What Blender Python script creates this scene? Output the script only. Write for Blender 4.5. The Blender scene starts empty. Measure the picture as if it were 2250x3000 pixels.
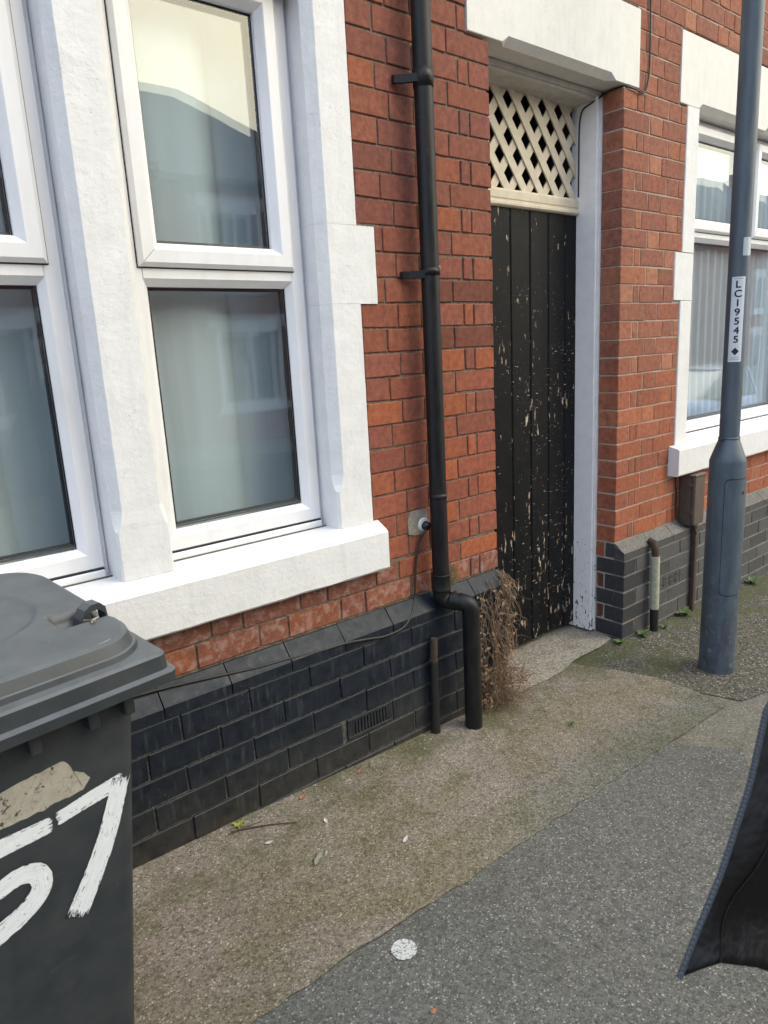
import bpy, bmesh, math, random
from mathutils import Vector, Matrix, Euler
from mathutils import noise as mnoise
rnd = random.Random(7)
R_ = math.radians
scene = bpy.context.scene
COL = scene.collection

# ------------------------------------------------------------------ camera
cam_d = bpy.data.cameras.new('camera'); cam = bpy.data.objects.new('camera', cam_d); COL.objects.link(cam)
cr = Vector((0.76818596, -0.6380982, -0.05216329)); cd = Vector((-0.18104757, -0.13835984, -0.97369314)); cf = Vector((0.61409454, 0.75742144, -0.22181222))
cam.matrix_world = Matrix(((cr.x, -cd.x, -cf.x, -2.30812), (cr.y, -cd.y, -cf.y, -2.056876), (cr.z, -cd.z, -cf.z, 0.977884), (0, 0, 0, 1)))
cam_d.sensor_fit = 'VERTICAL'; cam_d.sensor_height = 24.0; cam_d.lens = 2077.9 / 3000 * 24
cam_d.clip_start = 0.02; cam_d.clip_end = 1500
cam_d.dof.use_dof = True; cam_d.dof.focus_distance = 2.9; cam_d.dof.aperture_fstop = 7.0
scene.camera = cam

# ------------------------------------------------------------------ light
SUN_EL, SUN_AZ = 47.0, 143.0
GLOW_EL = 27.0        # azimuth: degrees clockwise from +y (north)
world = bpy.data.worlds.new('World'); scene.world = world; world.use_nodes = True
wn = world.node_tree.nodes; wl = world.node_tree.links
for n in list(wn): wn.remove(n)
wo = wn.new('ShaderNodeOutputWorld'); bg = wn.new('ShaderNodeBackground'); sky = wn.new('ShaderNodeTexSky')
sky.sky_type = 'NISHITA'; sky.sun_disc = False; sky.sun_elevation = R_(SUN_EL); sky.sun_rotation = R_(SUN_AZ)
sky.air_density = 1.2; sky.dust_density = 2.0
tc = wn.new('ShaderNodeTexCoord'); mp = wn.new('ShaderNodeMapping'); mp.inputs['Scale'].default_value = (1.6, 1.6, 4.0)
nz = wn.new('ShaderNodeTexNoise'); nz.inputs['Scale'].default_value = 1.7; nz.inputs['Detail'].default_value = 6; nz.inputs['Roughness'].default_value = .55
cr1 = wn.new('ShaderNodeValToRGB'); cr1.color_ramp.elements[0].position = .30; cr1.color_ramp.elements[0].color = (7.2, 8.8, 11.6, 1)
cr1.color_ramp.elements[1].position = .66; cr1.color_ramp.elements[1].color = (6.9, 7.9, 9.6, 1)
cov = wn.new('ShaderNodeValToRGB'); cov.color_ramp.elements[0].position = .36; cov.color_ramp.elements[1].position = .50
cov.color_ramp.elements[0].color = (.8, .8, .8, 1); cov.color_ramp.elements[1].color = (.97, .97, .97, 1)
mx = wn.new('ShaderNodeMix'); mx.data_type = 'RGBA'
wl.new(tc.outputs['Generated'], mp.inputs['Vector']); wl.new(mp.outputs['Vector'], nz.inputs['Vector'])
wl.new(nz.outputs['Fac'], cr1.inputs['Fac']); wl.new(nz.outputs['Fac'], cov.inputs['Fac'])
wl.new(cov.outputs['Color'], mx.inputs['Factor']); wl.new(sky.outputs['Color'], mx.inputs['A']); wl.new(cr1.outputs['Color'], mx.inputs['B'])
vd = wn.new('ShaderNodeVectorMath'); vd.operation = 'NORMALIZE'; wl.new(tc.outputs['Generated'], vd.inputs[0])
dt = wn.new('ShaderNodeVectorMath'); dt.operation = 'DOT_PRODUCT'; wl.new(vd.outputs['Vector'], dt.inputs[0])
dt.inputs[1].default_value = (math.sin(R_(SUN_AZ)) * math.cos(R_(GLOW_EL)), math.cos(R_(SUN_AZ)) * math.cos(R_(GLOW_EL)), math.sin(R_(GLOW_EL)))
gr = wn.new('ShaderNodeValToRGB'); ge = gr.color_ramp.elements; ge.new(.5); ge.new(.5)     # thin cloud lit from behind by the sun
for e_, (p_, c_) in zip(ge, ((.74, (0, 0, 0)), (.86, (.38, .285, .05)), (.94, (.74, .60, .27)), (1.0, (1.06, .88, .46)))): e_.position = p_; e_.color = (*c_, 1)
wl.new(dt.outputs['Value'], gr.inputs['Fac'])
gs = wn.new('ShaderNodeVectorMath'); gs.operation = 'SCALE'; wl.new(gr.outputs['Color'], gs.inputs[0]); gs.inputs['Scale'].default_value = 20
gm = wn.new('ShaderNodeMix'); gm.data_type = 'RGBA'; gm.blend_type = 'ADD'; gm.inputs['Factor'].default_value = 1
wl.new(mx.outputs['Result'], gm.inputs['A']); wl.new(gs.outputs['Vector'], gm.inputs['B'])
wl.new(gm.outputs['Result'], bg.inputs['Color']); bg.inputs['Strength'].default_value = 0.14; wl.new(bg.outputs['Background'], wo.inputs['Surface'])
sun_d = bpy.data.lights.new('sun', 'SUN'); sun_d.energy = .5; sun_d.angle = R_(18); sun_d.color = (1.0, .985, .96)
sun = bpy.data.objects.new('sun', sun_d); COL.objects.link(sun)
sv = Vector((math.sin(R_(SUN_AZ)) * math.cos(R_(SUN_EL)), math.cos(R_(SUN_AZ)) * math.cos(R_(SUN_EL)), math.sin(R_(SUN_EL))))
sun.rotation_euler = sv.to_track_quat('Z', 'Y').to_euler()
vs = scene.view_settings; vs.view_transform = 'Standard'; vs.look = 'None'; vs.gamma = 1.0; vs.use_curve_mapping = False; vs.exposure = 0.60
scene.cycles.use_denoising = True
scene.cycles.max_bounces = 8; scene.cycles.transparent_max_bounces = 16

# ------------------------------------------------------------------ node helpers
def lin(c):
    return tuple((x / 255 / 12.92 if x / 255 <= .04045 else ((x / 255 + .055) / 1.055) ** 2.4) for x in c)
class NT:
    def __init__(s, name):
        s.m = bpy.data.materials.new(name); s.m.use_nodes = True; s.t = s.m.node_tree; s.n = s.t.nodes; s.l = s.t.links
        s.b = s.n['Principled BSDF']; s.out = s.n['Material Output']; s._p = None
    def new(s, k): return s.n.new(k)
    def pos(s):
        if s._p is None: s._p = s.new('ShaderNodeNewGeometry').outputs['Position']
        return s._p
    def mapped(s, scale, rot=(0, 0, 0)):
        m = s.new('ShaderNodeMapping'); m.inputs['Scale'].default_value = scale; m.inputs['Rotation'].default_value = rot
        s.l.new(s.pos(), m.inputs['Vector']); return m.outputs['Vector']
    def noise(s, scale, detail=4, rough=.55, vec=None, dist=0):
        n = s.new('ShaderNodeTexNoise'); n.inputs['Scale'].default_value = scale; n.inputs['Detail'].default_value = detail
        n.inputs['Roughness'].default_value = rough; n.inputs['Distortion'].default_value = dist
        s.l.new(vec or s.pos(), n.inputs['Vector']); return n.outputs['Fac']
    def voro(s, scale, feat='F1', out='Distance', vec=None):
        n = s.new('ShaderNodeTexVoronoi'); n.feature = feat; n.inputs['Scale'].default_value = scale
        s.l.new(vec or s.pos(), n.inputs['Vector']); return n.outputs[out]
    def ramp(s, fac, stops, const=False):
        r = s.new('ShaderNodeValToRGB'); e = r.color_ramp.elements
        if const: r.color_ramp.interpolation = 'CONSTANT'
        while len(e) < len(stops): e.new(.5)
        for el, (p, c) in zip(e, stops):
            el.position = p; el.color = (c, c, c, 1) if isinstance(c, (int, float)) else (*c[:3], 1)
        s.l.new(fac, r.inputs['Fac']); return r.outputs['Color']
    def mix(s, f, a, b, mode='MIX'):
        m = s.new('ShaderNodeMix'); m.data_type = 'RGBA'; m.blend_type = mode
        for v, k in ((f, 'Factor'), (a, 'A'), (b, 'B')):
            if hasattr(v, 'node'): s.l.new(v, m.inputs[k])
            elif k == 'Factor': m.inputs[k].default_value = v
            else: m.inputs[k].default_value = (*v[:3], 1) if not isinstance(v, (int, float)) else (v, v, v, 1)
        return m.outputs['Result']
    def math(s, op, a, b=0.0, clamp=False):
        m = s.new('ShaderNodeMath'); m.operation = op; m.use_clamp = clamp
        for i, v in enumerate((a, b)):
            if hasattr(v, 'node'): s.l.new(v, m.inputs[i])
            else: m.inputs[i].default_value = v
        return m.outputs[0]
    def sep(s, v=None):
        n = s.new('ShaderNodeSeparateXYZ'); s.l.new(v or s.pos(), n.inputs[0]); return n.outputs
    def base(s, v):
        if hasattr(v, 'node'): s.l.new(v, s.b.inputs['Base Color'])
        else: s.b.inputs['Base Color'].default_value = (*v[:3], 1)
        return s
    def rough(s, v):
        if hasattr(v, 'node'): s.l.new(v, s.b.inputs['Roughness'])
        else: s.b.inputs['Roughness'].default_value = v
        return s
    def bump(s, h, strength=.3, dist=.002):
        n = s.new('ShaderNodeBump'); n.inputs['Strength'].default_value = strength; n.inputs['Distance'].default_value = dist
        s.l.new(h, n.inputs['Height']); s.l.new(n.outputs[0], s.b.inputs['Normal']); return s
    def objcol(s): return s.new('ShaderNodeObjectInfo').outputs['Color']
    def objrand(s): return s.new('ShaderNodeObjectInfo').outputs['Random']

def mat_brick(name, soot=.55, stain=None, drag=.35):
    t = NT(name); oc = t.objcol()
    big = t.noise(38, 5, .6); fine = t.noise(420, 3, .6); mid = t.noise(120, 4, .65)
    c = t.mix(t.ramp(big, [(.35, 0), (.7, 1)]), oc, t.mix(1, oc, (.62, .56, .60), 'MULTIPLY'))
    c = t.mix(t.ramp(mid, [(.42, 0), (.75, .55)]), c, t.mix(1, c, (1.35, 1.25, 1.15), 'MULTIPLY'))
    c = t.mix(t.ramp(fine, [(.28, .55), (.42, 0)]), c, (.05, .03, .025))
    sp = t.voro(170); pit = t.ramp(sp, [(.10, 1), (.2, 0)])
    pitm = t.math('MULTIPLY', pit, t.ramp(t.noise(60, 2), [(.55, 0), (.66, soot)]))
    c = t.mix(pitm, c, (.045, .03, .03))
    streak = t.noise(9, 4, .6, t.mapped((9, 9, 2)))
    c = t.mix(t.ramp(streak, [(.52, 0), (.78, soot * .75)]), c, (.085, .055, .047))
    c = t.mix(t.ramp(t.noise(5, 5, .7), [(.55, 0), (.72, soot * .7)]), c, (.075, .05, .042))
    dr_ = t.noise(60, 3, .6, t.mapped((5.5, 5.5, .55)))
    c = t.mix(t.math('MULTIPLY', t.ramp(dr_, [(.56, 0), (.72, drag)]), t.ramp(t.noise(17, 3), [(.4, .2), (.6, 1)])), c, t.mix(1, c, (1.75, 1.6, 1.45), 'MULTIPLY'))
    if stain:
        c = t.mix(t.ramp(t.noise(26, 4, .7), [(.48, 0), (.62, .45)]), c, stain)
    t.base(c).rough(.86)
    h = t.math('ADD', t.math('MULTIPLY', mid, .7), t.math('MULTIPLY', fine, .5))
    h = t.math('SUBTRACT', h, t.math('MULTIPLY', pitm, .6))
    t.bump(h, .55, .0035); t.b.inputs['Specular IOR Level'].default_value = .25
    return t.m
M = {}
M['brick'] = mat_brick('weathered_red_brick')
M['brick_eff'] = mat_brick('salt_stained_red_brick', .4, (.42, .30, .27))
M['brick_r'] = mat_brick('pale_red_brick', .35, None, .8)
def mat_mortar(name, a, b, bs=.9):
    t = NT(name); n = t.noise(90, 5, .7); g = t.noise(600, 2)
    c = t.mix(t.ramp(n, [(.35, 0), (.65, 1)]), a, b)
    c = t.mix(t.ramp(g, [(.35, .35), (.5, 0)]), c, (.03, .028, .025))
    t.base(c).rough(.95).bump(t.math('ADD', n, t.math('MULTIPLY', g, .5)), bs, .006); return t.m
M['mortar_dark'] = mat_mortar('old_sooty_mortar', (.085, .068, .055), (.30, .225, .165))
M['mortar_light'] = mat_mortar('pale_lime_mortar', (.34, .29, .235), (.48, .42, .345), .6)
M['mortar_plinth'] = mat_mortar('dirty_plinth_mortar', (.17, .15, .125), (.29, .25, .205), .6)
M['mortar_black'] = mat_mortar('black_painted_mortar', (.035, .038, .042), (.17, .16, .15))
def mat_black_brick():
    t = NT('black_painted_brick')
    n = t.noise(30, 5, .6); f = t.noise(300, 3, .6)
    c = t.mix(t.ramp(n, [(.3, 0), (.7, 1)]), (.0065, .0100, .0160), (.0145, .0200, .0295))
    run = t.noise(11, 4, .6, t.mapped((6, 6, .8)))
    c = t.mix(t.ramp(run, [(.56, 0), (.78, .4)]), c, (.09, .10, .11)); t.b.inputs['Specular IOR Level'].default_value = .25
    z = t.sep()['Z']; low = t.ramp(t.math('ADD', z, t.math('MULTIPLY', t.noise(8, 4), .35)), [(0, 1), (1, 0)])
    # dirt splashed up from the pavement onto the lowest courses
    mr = t.new('ShaderNodeMapRange'); mr.inputs['From Min'].default_value = -.62; mr.inputs['From Max'].default_value = -.30
    mr.inputs['To Min'].default_value = 1; mr.inputs['To Max'].default_value = 0; t.l.new(z, mr.inputs['Value'])
    dirt = t.math('MULTIPLY', mr.outputs[0], t.ramp(t.noise(24, 5, .7), [(.3, .08), (.65, .5)]))
    c = t.mix(dirt, c, (.10, .085, .055))
    c = t.mix(t.ramp(t.voro(75), [(.045, .75), (.075, 0)]), c, t.mix(t.ramp(t.noise(7, 2), [(.6, 0), (.66, 1)]), c, (.55, .55, .52)))
    t.base(c).rough(t.ramp(n, [(.3, .36), (.7, .58)])).bump(t.math('ADD', t.math('MULTIPLY', n, .8), t.math('MULTIPLY', f, .3)), .35, .003); return t.m
M['black_brick'] = mat_black_brick()
def mat_blue():
    t = NT('blue_engineering_brick'); oc = t.objcol(); n = t.noise(45, 5, .6); f = t.noise(350, 3)
    c = t.mix(t.ramp(n, [(.35, 0), (.7, 1)]), oc, t.mix(1, oc, (1.6, 1.55, 1.5), 'MULTIPLY'))
    c = t.mix(t.ramp(t.noise(12, 4, .6, t.mapped((7, 7, 1))), [(.6, 0), (.8, .35)]), c, (.25, .25, .25))
    t.base(c).rough(.6).bump(t.math('ADD', n, t.math('MULTIPLY', f, .4)), .4, .003); return t.m
M['blue_brick'] = mat_blue()
def mat_masonry(name, col=(.735, .735, .735), dirtc=(.23, .2, .16), rough_scale=170, bs=.6):
    t = NT(name); n = t.noise(rough_scale, 4, .6); b = t.noise(14, 5, .6); w = t.noise(55, 3, .5)
    c = t.mix(t.ramp(b, [(.3, 0), (.75, 1)]), col, tuple(x * .9 for x in col))
    d = t.math('MULTIPLY', t.ramp(t.noise(130, 5, .75), [(.60, 0), (.70, .85)]), t.ramp(t.noise(5, 3), [(.47, 0), (.60, 1)]))
    c = t.mix(d, c, dirtc)
    spk = t.math('MULTIPLY', t.ramp(t.voro(38), [(.035, .8), (.055, 0)]), t.ramp(t.noise(9, 2), [(.58, 0), (.63, 1)]))
    c = t.mix(spk, c, dirtc)
    c = t.mix(t.ramp(t.noise(6, 5, .65, t.mapped((5, 5, .7))), [(.5, 0), (.8, .38)]), c, tuple(x * .72 for x in col))
    t.base(c).rough(.62).bump(t.math('ADD', t.math('MULTIPLY', n, .5), w), bs, .003); return t.m
M['masonry'] = mat_masonry('white_masonry_paint')
M['masonry_smooth'] = mat_masonry('smooth_white_lintel_paint', (.72, .705, .67), rough_scale=80, bs=.18)
M['sill_top'] = M['masonry']
def mat_upvc():
    t = NT('white_upvc'); n = t.noise(7, 5, .6, t.mapped((2, 2, .6)))
    c = t.mix(t.ramp(n, [(.45, 0), (.8, .5)]), (.76, .76, .78), (.60, .59, .57))
    g = t.math('MULTIPLY', t.ramp(t.noise(160, 5, .75), [(.6, 0), (.75, .6)]), t.ramp(t.noise(9, 3), [(.52, 0), (.66, 1)]))
    c = t.mix(g, c, (.28, .26, .22)); t.base(c).rough(.32); return t.m
M['upvc'] = mat_upvc()
def simple(name, c, rough=.5, var=.25, scale=25, bump=.0, metal=0, bscale=200):
    t = NT(name); n = t.noise(scale, 5, .6)
    t.base(t.mix(t.ramp(n, [(.3, 0), (.7, 1)]), c, tuple(x * (1 - var) for x in c))).rough(rough); t.b.inputs['Metallic'].default_value = metal
    if bump: t.bump(t.noise(bscale, 4, .6), bump, .003)
    return t.m
M['gasket'] = simple('black_rubber_gasket', (.012, .015, .02), .45)
M['mitre'] = simple('mitre_line', (.30, .29, .28), .6)
M['gap'] = simple('dirty_joint', (.12, .10, .08), .9, .5, 90)
def mat_glass():
    t = NT('window_glass'); t.n.remove(t.b)
    fr = t.new('ShaderNodeFresnel'); ge_ = t.new('ShaderNodeNewGeometry')
    t.l.new(t.math('SUBTRACT', 1.55, t.math('MULTIPLY', ge_.outputs['Backfacing'], 1.55 - 1 / 1.55)), fr.inputs['IOR'])
    gl = t.new('ShaderNodeBsdfGlossy'); gl.inputs['Roughness'].default_value = 0.004; gl.inputs['Color'].default_value = (1, 1, 1, 1)
    tr = t.new('ShaderNodeBsdfTransparent'); tr.inputs['Color'].default_value = (.93, .972, .985, 1)
    ms = t.new('ShaderNodeMixShader'); f = t.math('MULTIPLY', fr.outputs[0], 1.75, True)
    bp = t.new('ShaderNodeBump'); bp.inputs['Strength'].default_value = .012; bp.inputs['Distance'].default_value = .02
    t.l.new(t.noise(3.5, 2, .4), bp.inputs['Height']); t.l.new(bp.outputs[0], gl.inputs['Normal'])
    t.l.new(f, ms.inputs[0]); t.l.new(tr.outputs[0], ms.inputs[1]); t.l.new(gl.outputs[0], ms.inputs[2]); t.l.new(ms.outputs[0], t.out.inputs['Surface'])
    return t.m
M['glass'] = mat_glass()
def mat_curtain(name, c, tr=.35):
    t = NT(name); t.n.remove(t.b)
    w = t.noise(900, 2); d = t.new('ShaderNodeBsdfDiffuse'); d.inputs['Color'].default_value = (*c, 1)
    tl = t.new('ShaderNodeBsdfTranslucent'); tl.inputs['Color'].default_value = (*c, 1)
    tp = t.new('ShaderNodeBsdfTransparent')
    m1 = t.new('ShaderNodeMixShader'); m1.inputs[0].default_value = .3; t.l.new(d.outputs[0], m1.inputs[1]); t.l.new(tl.outputs[0], m1.inputs[2])
    m2 = t.new('ShaderNodeMixShader'); m2.inputs[0].default_value = tr; t.l.new(m1.outputs[0], m2.inputs[1]); t.l.new(tp.outputs[0], m2.inputs[2])
    t.l.new(m2.outputs[0], t.out.inputs['Surface']); return t.m
M['curtain'] = mat_curtain('white_voile', (.88, .92, .93), .10)
M['net'] = mat_curtain('white_net', (.90, .92, .95), .14)
M['room'] = simple('room_plaster', (.30, .29, .27), .9)
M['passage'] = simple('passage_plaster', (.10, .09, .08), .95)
M['pipe'] = None
def mat_pipe():
    t = NT('black_pipe_plastic'); n = t.noise(14, 5, .6, t.mapped((3, 3, .8)))
    c = t.mix(t.ramp(n, [(.4, 0), (.75, 1)]), (.008, .0085, .010), (.021, .019, .018))
    c = t.mix(t.math('MULTIPLY', t.ramp(t.voro(60), [(.05, .8), (.09, 0)]), t.ramp(t.noise(6, 2), [(.6, 0), (.65, 1)])), c, (.4, .4, .38))
    t.base(c).rough(t.ramp(n, [(.3, .34), (.7, .52)])); t.b.inputs['Specular IOR Level'].default_value = .28; t.bump(t.noise(40, 3), .08, .003); return t.m
M['pipe'] = mat_pipe()
M['cable'] = simple('black_cable_sheath', (.013, .013, .014), .5)
M['cable_dusty'] = simple('dusty_cable_sheath', (.03, .029, .028), .6, .4, 60)
def mat_door():
    t = NT('peeling_black_paint'); z = t.sep()['Z']
    v1 = t.mapped((1, 1, .22)); n1 = t.noise(64, 6, .64, v1); g = t.noise(60, 4, .6, t.mapped((6, 6, .35)))
    mr = t.new('ShaderNodeMapRange'); mr.inputs['From Min'].default_value = -.6; mr.inputs['From Max'].default_value = 1.5
    mr.inputs['To Min'].default_value = .032; mr.inputs['To Max'].default_value = -.035; t.l.new(z, mr.inputs['Value'])
    fx = t.math('ABSOLUTE', t.math('SUBTRACT', t.math('FRACT', t.math('DIVIDE', t.math('ADD', t.sep()['X'], .035 + .07), .14)), .5))
    patch = t.math('ADD', t.math('MULTIPLY', t.math('SUBTRACT', t.noise(6.5, 3, .5), .5), .26), t.math('MULTIPLY', t.ramp(fx, [(.0, .055), (.07, 0)]), 1))
    patch = t.math('ADD', patch, t.math('MULTIPLY', t.math('SUBTRACT', t.noise(24, 3, .5, v1), .5), .22))
    v = t.math('ADD', t.math('ADD', n1, mr.outputs[0]), patch)
    peel = t.ramp(v, [(.645, 0), (.66, 1)]); edge = t.ramp(v, [(.62, 0), (.642, 1), (.665, 0)])
    hz = t.math('MULTIPLY', t.ramp(t.noise(34, 4, .6, t.mapped((1, 1, 3.6))), [(.655, 0), (.665, 1)]), t.ramp(t.noise(4.5, 3, .5), [(.46, 0), (.52, 1)]))
    hz = t.math('MULTIPLY', hz, t.ramp(t.math('MULTIPLY', t.math('ADD', z, .62), .5), [(.0, 1), (.78, 1), (.95, 0)]))
    peel = t.math('MAXIMUM', peel, hz)
    wood = t.mix(t.ramp(t.noise(9, 3), [(.4, 0), (.6, 1)]), (.47, .34, .22), (.58, .52, .43))
    wood = t.mix(t.ramp(g, [(.45, 0), (.6, .5)]), wood, (.30, .20, .12))
    n2 = t.noise(20, 4); blk = t.mix(t.ramp(n2, [(.3, 0), (.7, 1)]), (.0045, .005, .0065), (.0105, .011, .0125))
    blk = t.mix(t.ramp(t.noise(260, 3, .7, t.mapped((1, 1, .12))), [(.64, 0), (.72, .35)]), blk, (.16, .15, .14))
    c = t.mix(peel, blk, wood); t.base(c)
    t.rough(t.mix(peel, t.ramp(n2, [(.3, .42), (.7, .58)]), .85)); t.b.inputs['Specular IOR Level'].default_value = .14
    h = t.math('SUBTRACT', t.math('MULTIPLY', g, .35), t.math('MULTIPLY', peel, .8)); t.bump(h, .5, .002); return t.m
M['door'] = mat_door()
def mat_timber(name, a, b, under, thr=.68, zmax=None):
    t = NT(name); g = t.noise(30, 4, .6, t.mapped((5, 5, .4))); n = t.noise(20, 5, .6)
    c = t.mix(t.ramp(n, [(.3, 0), (.7, 1)]), a, b)
    v = t.noise(55, 5, .68, t.mapped((1, 1, .45)))
    if zmax is not None:
        mr = t.new('ShaderNodeMapRange'); mr.inputs['From Min'].default_value = -.63; mr.inputs['From Max'].default_value = zmax
        mr.inputs['To Min'].default_value = .1; mr.inputs['To Max'].default_value = -.14; t.l.new(t.sep()['Z'], mr.inputs['Value']); v = t.math('ADD', v, mr.outputs[0])
    p = t.ramp(v, [(thr, 0), (thr + .015, 1)])
    c = t.mix(p, c, under); t.base(c).rough(.55).bump(t.math('SUBTRACT', t.math('MULTIPLY', g, .4), t.math('MULTIPLY', p, .7)), .4, .002); return t.m
M['cream_timber'] = mat_timber('aged_cream_paint', (.66, .59, .46), (.53, .465, .35), (.25, .17, .10), .70)
M['white_post'] = mat_timber('peeling_white_paint', (.84, .84, .84), (.76, .76, .75), (.11, .11, .09), .66, .75)
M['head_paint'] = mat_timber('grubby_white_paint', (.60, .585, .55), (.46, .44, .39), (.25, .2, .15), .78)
def mat_post():
    t = NT('grey_lamp_post_paint'); n = t.noise(5, 5, .6, t.mapped((6, 6, 1.2))); f = t.noise(300, 3)
    c = t.mix(t.ramp(n, [(.35, 0), (.7, 1)]), (.056, .080, .104), (.085, .112, .135))
    z = t.sep()['Z']; mr = t.new('ShaderNodeMapRange'); mr.inputs['From Min'].default_value = -.64; mr.inputs['From Max'].default_value = .2
    mr.inputs['To Min'].default_value = 1; mr.inputs['To Max'].default_value = 0; t.l.new(z, mr.inputs['Value'])
    s = t.math('MULTIPLY', mr.outputs[0], t.ramp(t.noise(16, 5, .7, t.mapped((1, 1, .5))), [(.42, 0), (.6, .8)]))
    c = t.mix(s, c, (.03, .038, .045))
    c = t.mix(t.math('MULTIPLY', mr.outputs[0], t.ramp(t.noise(40, 4), [(.55, 0), (.7, .5)])), c, (.20, .23, .25))
    t.base(c).rough(t.ramp(n, [(.3, .36), (.7, .52)])).bump(t.math('ADD', f, n), .08, .002); return t.m
M['post'] = mat_post()
def mat_bin():
    t = NT('black_bin_plastic'); n = t.noise(11, 6, .65); s = t.noise(22, 4, .6, t.mapped((.6, 1, 3.5), (0, .5, 0)))
    c = t.mix(t.ramp(n, [(.35, 0), (.7, 1)]), (.026, .031, .036), (.046, .050, .053))
    c = t.mix(t.ramp(s, [(.6, 0), (.78, .25)]), c, (.085, .085, .08))
    up = t.new('ShaderNodeNewGeometry'); nzv = t.sep(up.outputs['Normal'])['Z']
    top_grey = t.math('MULTIPLY', t.ramp(nzv, [(.35, 0), (.9, .85)]), t.ramp(t.noise(18, 5, .6), [(.3, .6), (.7, 1)]))
    c = t.mix(top_grey, c, (.13, .142, .148))  # upward faces mixed towards a lighter blue-grey, broken up by noise
    c = t.mix(t.math('MULTIPLY', t.ramp(t.voro(48), [(.04, .8), (.07, 0)]), t.ramp(t.noise(7, 2), [(.55, 0), (.62, 1)])), c, (.35, .34, .31))
    t.base(c).rough(.47).bump(t.noise(420, 3, .6), .12, .0015); return t.m
M['bin'] = mat_bin()
def mat_brush():
    t = NT('dry_brushed_white_paint'); at = t.new('ShaderNodeAttribute'); at.attribute_name = 'stroke'; uv = at.outputs['Vector']
    def mp_(sc): m = t.new('ShaderNodeMapping'); m.inputs['Scale'].default_value = sc; t.l.new(uv, m.inputs['Vector']); return m.outputs['Vector']
    st = t.noise(1, 4, .6, mp_((22, 420, 0))); bl = t.noise(1, 5, .7, mp_((75, 170, 0))); big = t.noise(1, 3, .6, mp_((16, 30, 0)))
    sx = t.sep(uv); end = t.ramp(sx['Z'], [(0, .10), (.07, 0)]); edge = t.ramp(t.math('ABSOLUTE', sx['Y']), [(.010, 0), (.024, .05)])
    a = t.math('ADD', t.math('ADD', t.math('MULTIPLY', st, .42), t.math('MULTIPLY', bl, .38)), t.math('MULTIPLY', big, .2))
    a = t.math('SUBTRACT', t.math('SUBTRACT', a, end), edge); m = t.ramp(a, [(.405, 0), (.425, 1)])
    t.base(t.mix(m, (.028, .031, .036), t.mix(t.ramp(st, [(.4, 0), (.65, 1)]), (.80, .81, .81), (.62, .68, .73)))).rough(.5).bump(a, .4, .002); return t.m
M['brush'] = mat_brush()
def mat_sticker():
    t = NT('weathered_sticker'); n = t.noise(30, 5, .7); crk = t.math('ABSOLUTE', t.math('SUBTRACT', t.noise(22, 3, .6, None, .6), .5))
    c = t.mix(t.ramp(n, [(.3, 0), (.7, 1)]), (.43, .40, .33), (.31, .285, .235))
    c = t.mix(t.ramp(crk, [(.003, .5), (.009, 0)]), c, (.05, .045, .04)); c = t.mix(t.ramp(t.noise(70, 5, .7), [(.36, 1), (.40, 0)]), c, (.035, .035, .035))
    t.base(c).rough(.7); return t.m
M['sticker'] = mat_sticker()
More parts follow.
